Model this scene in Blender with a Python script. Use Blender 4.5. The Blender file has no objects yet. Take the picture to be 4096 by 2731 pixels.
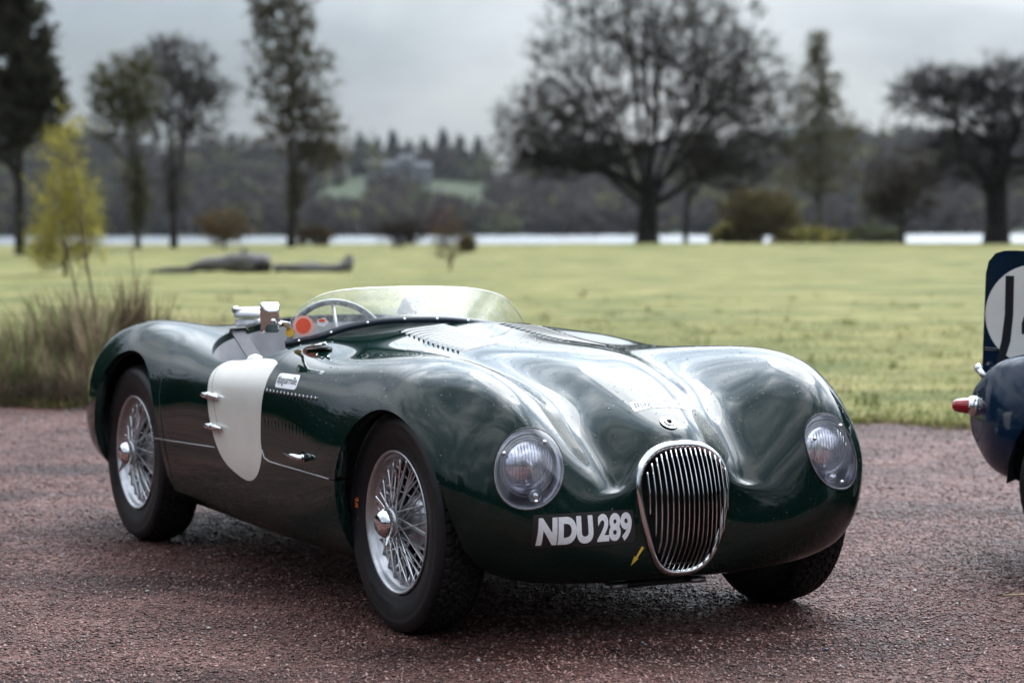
import bpy, bmesh, math, random
import numpy as np
from mathutils import Vector, Matrix, noise
from mathutils.bvhtree import BVHTree
random.seed(7); rng = np.random.default_rng(7)
S = bpy.context.scene
COL = S.collection
R = math.radians

# ------------------------------------------------------------------ camera
CAM_H = 1.2832
cam_d = bpy.data.cameras.new('camera'); cam = bpy.data.objects.new('camera', cam_d); COL.objects.link(cam)
cam_d.sensor_width = 36.0; cam_d.lens = 85.70
cam_d.clip_start = 0.1; cam_d.clip_end = 6000
cam.matrix_world = (Matrix.Translation((0, 0, CAM_H)) @ Matrix.Rotation(R(90) - 0.0524718, 4, 'X') @ Matrix.Rotation(-0.0024, 4, 'Z'))
cam_d.dof.use_dof = True; cam_d.dof.focus_distance = 7.55; cam_d.dof.aperture_fstop = 2.9
S.camera = cam

# ------------------------------------------------------------------ sky and sun
SUN_EL, SUN_AZ = R(50), R(22)          # azimuth clockwise from +Y (the view direction)
sun_dir = Vector((math.sin(SUN_AZ) * math.cos(SUN_EL), math.cos(SUN_AZ) * math.cos(SUN_EL), math.sin(SUN_EL)))
world = bpy.data.worlds.new('World'); S.world = world; world.use_nodes = True
wn, wl = world.node_tree.nodes, world.node_tree.links
for n in list(wn): wn.remove(n)
def N(t, **k):
    n = wn.new(t)
    for a, b in k.items(): setattr(n, a, b)
    return n
out = N('ShaderNodeOutputWorld'); bg = N('ShaderNodeBackground'); bg.inputs['Strength'].default_value = 0.1
wl.new(bg.outputs[0], out.inputs[0])
sky = N('ShaderNodeTexSky', sky_type='NISHITA', sun_disc=False, sun_elevation=SUN_EL, sun_rotation=SUN_AZ)
tc = N('ShaderNodeTexCoord')
mp = N('ShaderNodeMapping'); mp.inputs['Scale'].default_value = (1, 1, 2.2); mp.inputs['Location'].default_value = (3.45, 1.7, .35)
wl.new(tc.outputs['Generated'], mp.inputs['Vector'])
n1 = N('ShaderNodeTexNoise'); n1.inputs['Scale'].default_value = 2.4; n1.inputs['Detail'].default_value = 6; n1.inputs['Roughness'].default_value = .52; n1.inputs['Distortion'].default_value = .35
wl.new(mp.outputs[0], n1.inputs['Vector'])
cr = N('ShaderNodeValToRGB')                      # cloud thickness -> cloud brightness
E = cr.color_ramp.elements
E[0].position = .38; E[0].color = (.78, .92, 1.10, 1)
E[1].position = .64; E[1].color = (2.7, 2.85, 3.0, 1)
e = E.new(.50); e.color = (1.36, 1.54, 1.76, 1)
wl.new(n1.outputs['Fac'], cr.inputs[0])
# veiled sun: the cloud deck brightens around the sun
vd = N('ShaderNodeVectorMath', operation='DOT_PRODUCT'); vn = N('ShaderNodeVectorMath', operation='NORMALIZE')
wl.new(tc.outputs['Generated'], vn.inputs[0]); wl.new(vn.outputs[0], vd.inputs[0]); vd.inputs[1].default_value = sun_dir
mx = N('ShaderNodeMath', operation='MAXIMUM'); wl.new(vd.outputs['Value'], mx.inputs[0]); mx.inputs[1].default_value = 0
pw = N('ShaderNodeMapRange', interpolation_type='LINEAR'); wl.new(mx.outputs[0], pw.inputs[0]); pw.inputs[1].default_value = .69; pw.inputs[2].default_value = 1.0
gm = N('ShaderNodeMath', operation='MULTIPLY_ADD'); wl.new(pw.outputs[0], gm.inputs[0]); gm.inputs[1].default_value = 24.0; gm.inputs[2].default_value = 1.0
# overcast luminance: about three times brighter overhead than at the horizon
sx = N('ShaderNodeSeparateXYZ'); wl.new(vn.outputs[0], sx.inputs[0])
zc = N('ShaderNodeMath', operation='MAXIMUM'); wl.new(sx.outputs[2], zc.inputs[0]); zc.inputs[1].default_value = 0
zm = N('ShaderNodeMath', operation='MULTIPLY_ADD'); wl.new(zc.outputs[0], zm.inputs[0]); zm.inputs[1].default_value = 4.2; wl.new(gm.outputs[0], zm.inputs[2])
sc = N('ShaderNodeVectorMath', operation='SCALE'); wl.new(cr.outputs[0], sc.inputs[0]); wl.new(zm.outputs[0], sc.inputs['Scale'])
mix = N('ShaderNodeMixRGB'); mix.inputs[0].default_value = .9
wl.new(sky.outputs[0], mix.inputs[1]); wl.new(sc.outputs[0], mix.inputs[2]); wl.new(mix.outputs[0], bg.inputs['Color'])
sun_d = bpy.data.lights.new('sun', 'SUN'); sun_d.energy = .95; sun_d.angle = R(36); sun_d.color = (1, .96, .9)
sun = bpy.data.objects.new('sun', sun_d); COL.objects.link(sun)
sun.rotation_euler = (-sun_dir).to_track_quat('-Z', 'Y').to_euler()
S.view_settings.view_transform = 'Standard'; S.view_settings.look = 'None'
S.view_settings.exposure = 1.06; S.view_settings.gamma = 1; S.view_settings.use_curve_mapping = False

# ------------------------------------------------------------------ materials
MATS = {}
def mat(name, col=(.5, .5, .5), rough=.5, metal=0, coat=0, spec=.5, trans=0, ior=1.45, alpha=1, noise_v=0, noise_s=20, bump=0, bump_s=100, emis=None, col2=None, coat_r=.03, detail=4, scale3=None, coords='Object'):
    m = bpy.data.materials.new(name); m.use_nodes = True
    nt = m.node_tree; b = nt.nodes['Principled BSDF']
    b.inputs['Base Color'].default_value = (*col, 1); b.inputs['Roughness'].default_value = rough
    b.inputs['Metallic'].default_value = metal; b.inputs['Coat Weight'].default_value = coat; b.inputs['Coat Roughness'].default_value = coat_r
    b.inputs['Specular IOR Level'].default_value = spec; b.inputs['Transmission Weight'].default_value = trans; b.inputs['IOR'].default_value = ior
    b.inputs['Alpha'].default_value = alpha
    t = nt.nodes.new('ShaderNodeTexCoord'); src = t.outputs[coords]
    if scale3:
        mm = nt.nodes.new('ShaderNodeMapping'); mm.inputs['Scale'].default_value = scale3
        nt.links.new(src, mm.inputs[0]); src = mm.outputs[0]
    if noise_v or col2:
        n = nt.nodes.new('ShaderNodeTexNoise'); n.inputs['Scale'].default_value = noise_s; n.inputs['Detail'].default_value = detail
        nt.links.new(src, n.inputs['Vector'])
        r = nt.nodes.new('ShaderNodeValToRGB')
        a = np.array(col); c2 = np.array(col2) if col2 else np.clip(a * (1 + noise_v), 0, 1); c1 = a if col2 else a * (1 - noise_v)
        r.color_ramp.elements[0].position = .35; r.color_ramp.elements[0].color = (*[float(x) for x in c1], 1)
        r.color_ramp.elements[1].position = .65; r.color_ramp.elements[1].color = (*[float(x) for x in c2], 1)
        nt.links.new(n.outputs['Fac'], r.inputs[0]); nt.links.new(r.outputs[0], b.inputs['Base Color'])
    if bump:
        n = nt.nodes.new('ShaderNodeTexNoise'); n.inputs['Scale'].default_value = bump_s; n.inputs['Detail'].default_value = 3
        nt.links.new(src, n.inputs['Vector'])
        bp = nt.nodes.new('ShaderNodeBump'); bp.inputs['Strength'].default_value = bump; bp.inputs['Distance'].default_value = .01
        nt.links.new(n.outputs['Fac'], bp.inputs['Height']); nt.links.new(bp.outputs[0], b.inputs['Normal'])
    MATS[name] = m
    return m

# ------------------------------------------------------------------ object helpers
def mesh_obj(name, verts, faces, m=None, parent=None, smooth=True, normals=None, mats=None, midx=None):
    me = bpy.data.meshes.new(name)
    me.from_pydata([tuple(map(float, v)) for v in verts] if not isinstance(verts, np.ndarray) else verts.tolist(), [], faces if isinstance(faces, list) else faces.tolist())
    for q in (mats or ([m] if m else [])): me.materials.append(q)
    if smooth: me.polygons.foreach_set('use_smooth', [True] * len(me.polygons))
    if midx is not None: me.polygons.foreach_set('material_index', midx)
    me.update()
    if normals is not None: me.normals_split_custom_set_from_vertices([tuple(n) for n in normals])
    o = bpy.data.objects.new(name, me); COL.objects.link(o)
    if parent: o.parent = parent
    return o
def tag(o, label=None, cat=None, group=None, kind=None):
    if label: o['label'] = label
    if cat: o['category'] = cat
    if group: o['group'] = group
    if kind: o['kind'] = kind
    return o
def empty(name, loc=(0, 0, 0), rz=0, parent=None):
    o = bpy.data.objects.new(name, None); COL.objects.link(o); o.location = loc; o.rotation_euler = (0, 0, rz)
    o.empty_display_size = .1
    if parent: o.parent = parent
    return o
class MB:
    def __init__(s): s.v = []; s.f = []; s.n = 0
    def add(s, v, f):
        v = np.asarray(v, float); s.v.append(v); s.f += [tuple(i + s.n for i in q) for q in f]; s.n += len(v)
    def box(s, c, d, rot=None):
        c = np.array(c, float); d = np.array(d, float) / 2
        v = np.array([[x, y, z] for x in (-1, 1) for y in (-1, 1) for z in (-1, 1)], float) * d
        if rot is not None: v = v @ np.array(rot.to_3x3()).T
        s.add(v + c, [(0, 1, 3, 2), (4, 6, 7, 5), (0, 4, 5, 1), (2, 3, 7, 6), (0, 2, 6, 4), (1, 5, 7, 3)])
    def tube(s, P, rad, n=8, closed=False, cap=True, flat=1.0, up=None):
        P = np.asarray(P, float); k = len(P); rad = np.broadcast_to(rad, (k,))
        if closed: T = np.roll(P, -1, 0) - np.roll(P, 1, 0)
        else: T = np.gradient(P, axis=0)
        T /= np.linalg.norm(T, axis=1)[:, None] + 1e-12
        if up is None:
            a = np.array([0, 0, 1.]) if abs(T[0][2]) < .9 else np.array([1., 0, 0])
        else: a = np.array(up, float)
        V = []; 
        for i in range(k):
            b = np.cross(T[i], a); b /= np.linalg.norm(b) + 1e-12; c = np.cross(b, T[i]); 
            if up is None: a = c
            for j in range(n):
                t = 2 * math.pi * j / n
                V.append(P[i] + rad[i] * (math.cos(t) * b + math.sin(t) * c * flat))
        F = []
        for i in range(k if closed else k - 1):
            for j in range(n):
                i2 = (i + 1) % k
                F.append((i * n + j, i * n + (j + 1) % n, i2 * n + (j + 1) % n, i2 * n + j))
        if cap and not closed:
            F.append(tuple(range(n))[::-1]); F.append(tuple((k - 1) * n + j for j in range(n)))
        s.add(V, F)
    def lathe(s, prof, n=48, axis='y', c=(0, 0, 0), closed=False):
        # prof: (r, h) pairs, spun about the axis
        V = []; k = len(prof)
        for i in range(n):
            t = 2 * math.pi * i / n
            for r, h in prof:
                a, b = r * math.cos(t), r * math.sin(t)
                V.append({'y': (a, h, b), 'z': (a, b, h), 'x': (h, a, b)}[axis])
        F = []
        for i in range(n):
            for j in range(k if closed else k - 1):
                i2 = (i + 1) % n; j2 = (j + 1) % k
                F.append((i * k + j, i * k + j2, i2 * k + j2, i2 * k + j))
        s.add(np.array(V) + np.array(c, float), F)
    def sphere(s, c, r, n=10, m=6, sc=(1, 1, 1)):
        V = [(0, 0, -1)]; F = []
        for i in range(1, m):
            a = math.pi * i / m
            for j in range(n):
                t = 2 * math.pi * j / n; V.append((math.sin(a) * math.cos(t), math.sin(a) * math.sin(t), -math.cos(a)))
        V.append((0, 0, 1)); L = len(V) - 1
        for j in range(n): F.append((0, 1 + (j + 1) % n, 1 + j)); F.append((L, 1 + (m - 2) * n + j, 1 + (m - 2) * n + (j + 1) % n))
        for i in range(m - 2):
            for j in range(n): F.append((1 + i * n + j, 1 + i * n + (j + 1) % n, 1 + (i + 1) * n + (j + 1) % n, 1 + (i + 1) * n + j))
        s.add(np.array(V) * r * np.array(sc) + np.array(c, float), F)
    def build(s, name, m, parent=None, smooth=True, M=None):
        V = np.concatenate(s.v)
        if M is not None: V = V @ np.array(M.to_3x3()).T + np.array(M.translation)
        return mesh_obj(name, V, s.f, m, parent, smooth)

# ------------------------------------------------------------------ spline surface
def nspline(t, P, tq):
    t = np.asarray(t, float); P = np.asarray(P, float); sh = P.shape[1:]; P = P.reshape(len(t), -1)
    n = len(t); h = np.diff(t); A = np.zeros((n, n)); B = np.zeros((n, P.shape[1])); A[0, 0] = A[-1, -1] = 1
    for i in range(1, n - 1):
        A[i, i - 1] = h[i - 1]; A[i, i] = 2 * (h[i - 1] + h[i]); A[i, i + 1] = h[i]
        B[i] = 6 * ((P[i + 1] - P[i]) / h[i] - (P[i] - P[i - 1]) / h[i - 1])
    M_ = np.linalg.solve(A, B)
    k = np.clip(np.searchsorted(t, tq, side='right') - 1, 0, n - 2)
    a = (t[k + 1] - tq)[:, None]; b = (tq - t[k])[:, None]; hh = h[k][:, None]
    r = (M_[k] * a**3 + M_[k + 1] * b**3) / (6 * hh) + (P[k] / hh - M_[k] * hh / 6) * a + (P[k + 1] / hh - M_[k + 1] * hh / 6) * b
    return r.reshape((len(tq),) + sh)
def loft(stations, nu, nv):
    # stations: [half ring of (x,y,z)] from top centre round to bottom centre; mirrored and splined both ways
    G = np.array(stations, float)                    # (U, V, 3)
    mir = G[:, 1:-1][:, ::-1] * np.array([1, -1, 1])
    ring = np.concatenate([G, mir], 1); V = ring.shape[1]
    dv = np.linalg.norm(np.diff(np.concatenate([ring, ring[:, :1]], 1), axis=1), axis=2).mean(0) ** .8
    tv = np.concatenate([[0], np.cumsum(dv)]); per = tv[-1]
    du = np.linalg.norm(np.diff(G, axis=0), axis=2).mean(1) ** .8
    tu = np.concatenate([[0], np.cumsum(du)])
    pad = 5
    rp = np.concatenate([ring[:, -pad:], ring, ring[:, :pad + 1]], 1)
    tp = np.concatenate([tv[:-1][-pad:] - per, tv[:-1], tv[:-1][:pad + 1] + per])
    tq = np.arange(nv) / nv * per
    A = nspline(tp, rp.transpose(1, 0, 2), tq).transpose(1, 0, 2)   # (U, nv, 3)
    uq = np.linspace(0, tu[-1], nu)
    Pt = nspline(tu, A, uq)                                         # (nu, nv, 3)
    dU = np.gradient(Pt, axis=0); Pv = np.concatenate([Pt[:, -1:], Pt, Pt[:, :1]], 1); dV = (Pv[:, 2:] - Pv[:, :-2])
    Nn = np.cross(dU, dV); Nn /= np.linalg.norm(Nn, axis=2)[..., None] + 1e-12
    if (Nn[nu // 2, 0, 2]) < 0: Nn = -Nn
    i, j = np.meshgrid(np.arange(nu - 1), np.arange(nv), indexing='ij'); j2 = (j + 1) % nv
    F = np.stack([i * nv + j, i * nv + j2, (i + 1) * nv + j2, (i + 1) * nv + j], -1).reshape(-1, 4)
    Pf = Pt.reshape(-1, 3); Nf = Nn.reshape(-1, 3)
    # orient
    q = F[len(F) // 2 // nv * nv]; fn = np.cross(Pf[q[1]] - Pf[q[0]], Pf[q[3]] - Pf[q[0]])
    if np.dot(fn, Nf[q[0]]) < 0: F = F[:, ::-1]
    return Surf(Pf, Nf, [tuple(f) for f in F.tolist()])
class Surf:
    def __init__(s, P, Nn, F, M=None): s.P = P; s.N = Nn; s.F = F; s.M = M if M is not None else [0] * len(F)
    def split(s, f):
        """cut along f = 0; returns (outside f>0, inside f<0)"""
        f = np.where(np.abs(f) < 1e-9, 1e-9, f)
        neg = f < 0; P = s.P.tolist(); Q = s.N.tolist(); cache = {}
        A, B, MA, MB_ = [], [], [], []
        for q, m in zip(s.F, s.M):
            k = [bool(neg[i]) for i in q]
            if not any(k): A.append(q); MA.append(m); continue
            if all(k): B.append(q); MB_.append(m); continue
            a, b = [], []
            for t in range(len(q)):
                i, j = q[t], q[(t + 1) % len(q)]
                (b if neg[i] else a).append(i)
                if neg[i] != neg[j]:
                    e = (i, j) if i < j else (j, i)
                    if e not in cache:
                        w = f[e[0]] / (f[e[0]] - f[e[1]])
                        cache[e] = len(P)
                        P.append([P[e[0]][c] * (1 - w) + P[e[1]][c] * w for c in range(3)])
                        nn = [Q[e[0]][c] * (1 - w) + Q[e[1]][c] * w for c in range(3)]; Q.append(nn)
                    a.append(cache[e]); b.append(cache[e])
            if len(a) > 2: A.append(tuple(a)); MA.append(m)
            if len(b) > 2: B.append(tuple(b)); MB_.append(m)
        P = np.array(P); Q = np.array(Q); Q /= np.linalg.norm(Q, axis=1)[:, None] + 1e-12
        return Surf(P, Q, A, MA).clean(), Surf(P, Q, B, MB_).clean()
    def clean(s):
        if not s.F: return s
        used = np.unique(np.concatenate([np.array(q) for q in s.F])); mp_ = -np.ones(len(s.P), int); mp_[used] = np.arange(len(used))
        s.P = s.P[used]; s.N = s.N[used]; s.F = [tuple(int(mp_[i]) for i in q) for q in s.F]; return s
    def join(s, o):
        n = len(s.P); return Surf(np.concatenate([s.P, o.P]), np.concatenate([s.N, o.N]), s.F + [tuple(i + n for i in q) for q in o.F], list(s.M) + list(o.M))
    def offset(s, d): return Surf(s.P + s.N * d, s.N.copy(), list(s.F), list(s.M))
    def boundary(s):
        c = {}
        for q in s.F:
            for t in range(len(q)):
                i, j = q[t], q[(t + 1) % len(q)]; e = (min(i, j), max(i, j)); c[e] = None if e in c else (i, j)
        return [v for v in c.values() if v]
    def obj(s, name, mats, parent=None): return mesh_obj(name, s.P, s.F, None, parent, True, s.N, mats=mats, midx=s.M)
def poly_sdf(px, py, poly):
    poly = np.asarray(poly, float); a = poly; b = np.roll(poly, -1, 0); d = np.full(px.shape, 1e9); ins = np.zeros(px.shape, bool)
    for (x0, y0), (x1, y1) in zip(a, b):
        ex, ey = x1 - x0, y1 - y0; L = ex * ex + ey * ey + 1e-18
        t = np.clip(((px - x0) * ex + (py - y0) * ey) / L, 0, 1)
        d = np.minimum(d, (px - x0 - t * ex) ** 2 + (py - y0 - t * ey) ** 2)
        c = ((y0 > py) != (y1 > py)); xx = (x1 - x0) * (py - y0) / ((y1 - y0) if y1 != y0 else 1e-18) + x0
        ins ^= c & (px < xx)
    return np.sqrt(d) * np.where(ins, -1, 1)
def smooth_loop(pts, n=80):
    P = np.array(pts, float); k = len(P); Pp = np.concatenate([P[-3:], P, P[:4]]); 
    d = np.linalg.norm(np.diff(Pp, axis=0), axis=1) ** .7; t = np.concatenate([[0], np.cumsum(d)])
    return nspline(t, Pp, np.linspace(t[3], t[3 + k], n, endpoint=False))
def smooth_line(pts, n=40):
    P = np.array(pts, float); d = np.linalg.norm(np.diff(P, axis=0), axis=1) ** .7; t = np.concatenate([[0], np.cumsum(d)])
    return nspline(t, P, np.linspace(0, t[-1], n))
# ================================================================== the green racing car
# car frame: x forward from the front axle, y to the car's left, z up
CAR_LOC = (0.28322, 7.74693, 0); CAR_RZ = -1.08956
def sec(x, L):
    return [(x if len(p) == 2 else p[0],) + tuple(p[-2:]) for p in L]
ST = []
ST.append([(-3.40, .22 * math.sin(math.pi * k / 12), .50 + .11 * math.cos(math.pi * k / 12)) for k in range(13)])
ST.append(sec(-3.33, [(0, .62), (.15, .62), (.28, .623), (.38, .62), (.445, .60), (.485, .565), (.505, .52), (.51, .465), (.495, .41), (.45, .365), (.32, .345), (.15, .34), (0, .34)]))
ST.append(sec(-3.20, [(0, .685), (.18, .683), (.33, .69), (.43, .705), (.515, .70), (.585, .66), (.63, .585), (.65, .49), (.635, .39), (.58, .315), (.42, .295), (.2, .29), (0, .29)]))
ST.append(sec(-2.99, [(0, .745), (.2, .742), (.35, .752), (.46, .778), (.565, .79), (.66, .745), (.72, .645), (.745, .515), (.735, .385), (.67, .285), (.46, .25), (.2, .25), (0, .25)]))
ST.append(sec(-2.70, [(0, .812), (.2, .807), (.36, .808), (.48, .83), (.59, .848), (.695, .80), (.77, .685), (.797, .54), (.785, .385), (.715, .26), (.48, .22), (.2, .22), (0, .22)]))
ST.append(sec(-2.38, [(0, .862), (.2, .855), (.36, .842), (.48, .850), (.595, .865), (.71, .822), (.782, .71), (.808, .56), (.795, .39), (.725, .245), (.48, .21), (.2, .21), (0, .21)]))
ST.append(sec(-2.05, [(0, .890), (.2, .884), (.36, .866), (.48, .850), (.585, .842), (.70, .795), (.772, .69), (.80, .55), (.787, .38), (.715, .225), (.48, .19), (.2, .19), (0, .19)]))
ST.append(sec(-1.70, [(0, .893), (.2, .888), (.36, .868), (.48, .842), (.59, .815), (.705, .772), (.775, .685), (.793, .54), (.78, .37), (.71, .215), (.48, .18), (.2, .18), (0, .18)]))
ST.append(sec(-1.35, [(0, .900), (.2, .893), (.36, .871), (.48, .838), (.59, .808), (.703, .765), (.772, .688), (.79, .54), (.78, .365), (.71, .205), (.48, .175), (.2, .175), (0, .175)]))
ST.append(sec(-1.03, [(0, .904), (.2, .895), (.36, .876), (.48, .858), (.58, .840), (.685, .795), (.767, .705), (.788, .545), (.78, .365), (.71, .20), (.48, .17), (.2, .17), (0, .17)]))
ST.append(sec(-.65, [(0, .874), (.19, .860), (.34, .834), (.46, .826), (.56, .822), (.685, .79), (.767, .712), (.793, .55), (.785, .37), (.715, .20), (.48, .165), (.2, .165), (0, .165)]))
ST.append(sec(-.33, [(0, .856), (.175, .840), (.31, .815), (.43, .822), (.55, .832), (.67, .802), (.757, .715), (.80, .56), (.79, .38), (.715, .205), (.48, .165), (.2, .165), (0, .165)]))
ST.append(sec(-.08, [(0, .838), (.155, .822), (.285, .778), (.41, .81), (.55, .843), (.68, .808), (.765, .715), (.805, .565), (.79, .38), (.715, .205), (.48, .165), (.2, .165), (0, .16)]))
ST.append([(.14, 0, .786), (.14, .135, .77), (.135, .275, .722), (.14, .41, .782), (.15, .555, .832), (.15, .685, .79), (.15, .765, .70), (.15, .802, .555), (.15, .785, .38), (.15, .72, .215), (.15, .48, .17), (.15, .2, .16), (.15, 0, .155)])
ST.append([(.30, 0, .712), (.295, .12, .697), (.285, .268, .655), (.30, .40, .725), (.315, .545, .783), (.305, .66, .74), (.30, .735, .65), (.30, .772, .52), (.29, .76, .37), (.28, .695, .23), (.28, .48, .175), (.28, .22, .165), (.28, 0, .16)])
ST.append([(.395, 0, .66), (.388, .12, .636), (.376, .25, .578), (.406, .375, .628), (.425, .522, .694), (.412, .63, .658), (.402, .695, .588), (.40, .73, .49), (.395, .715, .355), (.375, .65, .24), (.37, .46, .185), (.37, .23, .17), (.37, 0, .165)])
ST.append([(.440, 0, .629), (.434, .117, .597), (.436, .228, .520), (.460, .338, .540), (.484, .478, .580), (.478, .572, .552), (.472, .625, .502), (.475, .64, .432), (.47, .62, .34), (.45, .555, .25), (.435, .42, .195), (.43, .21, .178), (.43, 0, .175)])
ST.append([(.463, 0, .605), (.461, .108, .572), (.468, .190, .488), (.486, .258, .462), (.503, .365, .462), (.512, .428, .436), (.517, .440, .400), (.522, .432, .352), (.517, .40, .30), (.50, .34, .25), (.48, .245, .212), (.47, .13, .192), (.465, 0, .188)])
GR = [(.478, 0, .590), (.481, .082, .579), (.488, .138, .535), (.494, .157, .485), (.499, .157, .438), (.502, .149, .388), (.504, .139, .345), (.503, .125, .300), (.499, .108, .257), (.493, .086, .226), (.487, .060, .207), (.483, .030, .198), (.481, 0, .196)]
ST.append(GR)
# ------------------------------------------------------------------ materials of the cars
mat('paint_green', (.0028, .0130, .0100), .4, coat=.82, spec=.0, coat_r=.035, noise_v=.25, noise_s=3)
mat('paint_white', (.68, .65, .59), .3, coat=.7, coat_r=.08, noise_v=.05, noise_s=6)
mat('chrome', (.78, .79, .80), .10, metal=1, noise_v=.06, noise_s=30)
mat('silver_paint', (.48, .48, .50), .32, metal=.85, coat=.3, noise_v=.12, noise_s=40)
mat('spoke_steel', (.78, .78, .80), .3, metal=.9, noise_v=.15, noise_s=25)
mat('aluminium', (.42, .42, .43), .36, metal=.9, noise_v=.12, noise_s=14)
mat('rubber', (.008, .008, .009), .48, spec=.4, noise_v=.3, noise_s=30, bump=.08, bump_s=400)
mat('tread_rubber', (.010, .009, .009), .7, spec=.25, noise_v=.35, noise_s=50, bump=.15, bump_s=300)
mat('black_metal', (.009, .009, .010), .45, noise_v=.2, noise_s=10)
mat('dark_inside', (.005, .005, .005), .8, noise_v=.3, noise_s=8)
mat('well_panel', (.035, .028, .026), .5, noise_v=.4, noise_s=6)
mat('grey_trim', (.42, .41, .43), .55, noise_v=.12, noise_s=9, bump=.05, bump_s=200)
mat('seat_leather', (.030, .028, .034), .42, noise_v=.3, noise_s=12, bump=.15, bump_s=120)
mat('flap_grey', (.055, .052, .062), .5, noise_v=.2, noise_s=20)
mat('plate_black', (.012, .009, .010), .42, coat=.3, noise_v=.2, noise_s=60)
mat('letter_white', (.70, .68, .69), .45, noise_v=.06, noise_s=90)
mat('letter_black', (.02, .02, .022), .5)
mat('sticker_white', (.80, .80, .82), .35, noise_v=.03)
mat('orange_red', (.80, .09, .035), .4, noise_v=.05); mat('orange_pale', (.85, .40, .33), .4); mat('yellow', (.72, .47, .06), .4, noise_v=.1, noise_s=60)
mat('orange_mark', (.75, .16, .03), .5)
mat('lamp_reflector', (.75, .76, .80), .12, metal=1)
mat('lamp_bowl', (.62, .62, .68), .3, metal=.7)
mat('lamp_lens', (.88, .88, .96), .17, metal=.85, coat=1, coat_r=.05)
mat('dark_blue_trim', (.012, .02, .035), .35, coat=.4)
def thin_glass(name, tint=(.93, .95, .93), extra=.03, rough=.0, milk=(0, 0, 0), milk_f=0.0, boost=1.0):
    m = bpy.data.materials.new(name); m.use_nodes = True; nt = m.node_tree; nt.nodes.clear()
    o = nt.nodes.new('ShaderNodeOutputMaterial'); tr = nt.nodes.new('ShaderNodeBsdfTransparent'); tr.inputs[0].default_value = (*tint, 1)
    gl = nt.nodes.new('ShaderNodeBsdfGlossy'); gl.inputs['Roughness'].default_value = rough
    fr = nt.nodes.new('ShaderNodeFresnel'); fr.inputs[0].default_value = 1.5
    ad = nt.nodes.new('ShaderNodeMath'); ad.operation = 'MULTIPLY_ADD'; ad.use_clamp = True; ad.inputs[1].default_value = boost; ad.inputs[2].default_value = extra
    mx_ = nt.nodes.new('ShaderNodeMixShader'); nt.links.new(fr.outputs[0], ad.inputs[0]); nt.links.new(ad.outputs[0], mx_.inputs[0])
    nt.links.new(tr.outputs[0], mx_.inputs[1]); nt.links.new(gl.outputs[0], mx_.inputs[2]); last = mx_
    if milk_f:
        df = nt.nodes.new('ShaderNodeBsdfDiffuse'); df.inputs[0].default_value = (*milk, 1)
        n = nt.nodes.new('ShaderNodeTexNoise'); n.inputs['Scale'].default_value = 38; n.inputs['Detail'].default_value = 5
        mp_ = nt.nodes.new('ShaderNodeMapping'); mp_.inputs['Scale'].default_value = (1, 1, .28); t = nt.nodes.new('ShaderNodeTexCoord')
        nt.links.new(t.outputs['Object'], mp_.inputs[0]); nt.links.new(mp_.outputs[0], n.inputs[0])
        mr = nt.nodes.new('ShaderNodeMapRange'); mr.inputs[1].default_value = .42; mr.inputs[2].default_value = .72; mr.inputs[3].default_value = milk_f * .35; mr.inputs[4].default_value = min(1, milk_f * 2.2)
        nt.links.new(n.outputs[0], mr.inputs[0]); m2 = nt.nodes.new('ShaderNodeMixShader'); nt.links.new(mr.outputs[0], m2.inputs[0])
        nt.links.new(last.outputs[0], m2.inputs[1]); nt.links.new(df.outputs[0], m2.inputs[2]); last = m2
    nt.links.new(last.outputs[0], o.inputs[0]); MATS[name] = m; return m
thin_glass('screen_glass', (.95, .97, .95), .02, milk=(.80, .82, .78), milk_f=.09)
thin_glass('lens_glass', (.97, .97, .99), .05, boost=1.5)
mat('water', (1, 1, 1), .0, trans=1, ior=1.33)
M_ = MATS

car = empty('racing_car', CAR_LOC, CAR_RZ)
tag(car, 'dark green open racing car with wire wheels, oval grille and plate NDU 289', 'car')
B0 = loft(ST, 260, 320)
BVB = BVHTree.FromPolygons([Vector(p) for p in B0.P.tolist()], B0.F)
def on_body(o, d, off=.0):
    h = BVB.ray_cast(Vector(o), Vector(d).normalized())
    if h[0] is None: h = BVB.find_nearest(Vector(o))
    n = h[1] if h[1].dot(Vector(d)) < 0 else -h[1]
    return np.array(h[0] + n * off), np.array(n)
def nrm_at(P):      # smooth normal from the nearest grid vertices
    d = ((B0.P - P) ** 2).sum(1); i = np.argsort(d)[:4]; n = B0.N[i].mean(0); return n / np.linalg.norm(n)
def arch_f(P, cx, cz, r, ymin=.40):
    x, y, z = P.T; dx = x - cx; d = np.where(z > cz, np.hypot(dx, z - cz), np.abs(dx)); return np.maximum(d - r, ymin - np.abs(y))
FA = (.048, .340, .352); RA = (-2.345, .350, .405)
B, _ = B0.split(arch_f(B0.P, *FA)); B, _ = B.split(arch_f(B.P, *RA))
COCK = smooth_loop([(-1.05, -.60), (-1.13, -.675), (-1.33, -.70), (-1.55, -.712), (-1.70, -.675), (-1.84, -.59), (-1.97, -.42), (-2.03, -.2), (-2.05, 0),
                    (-2.03, .2), (-1.97, .42), (-1.84, .59), (-1.70, .675), (-1.55, .712), (-1.33, .70), (-1.13, .675), (-1.05, .60), (-1.0, .40), (-.97, .2), (-.96, 0), (-.97, -.2), (-1.0, -.40)], 160)
B, _ = B.split(np.where(B.P[:, 2] > .5, poly_sdf(B.P[:, 0], B.P[:, 1], COCK), 1))
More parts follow.
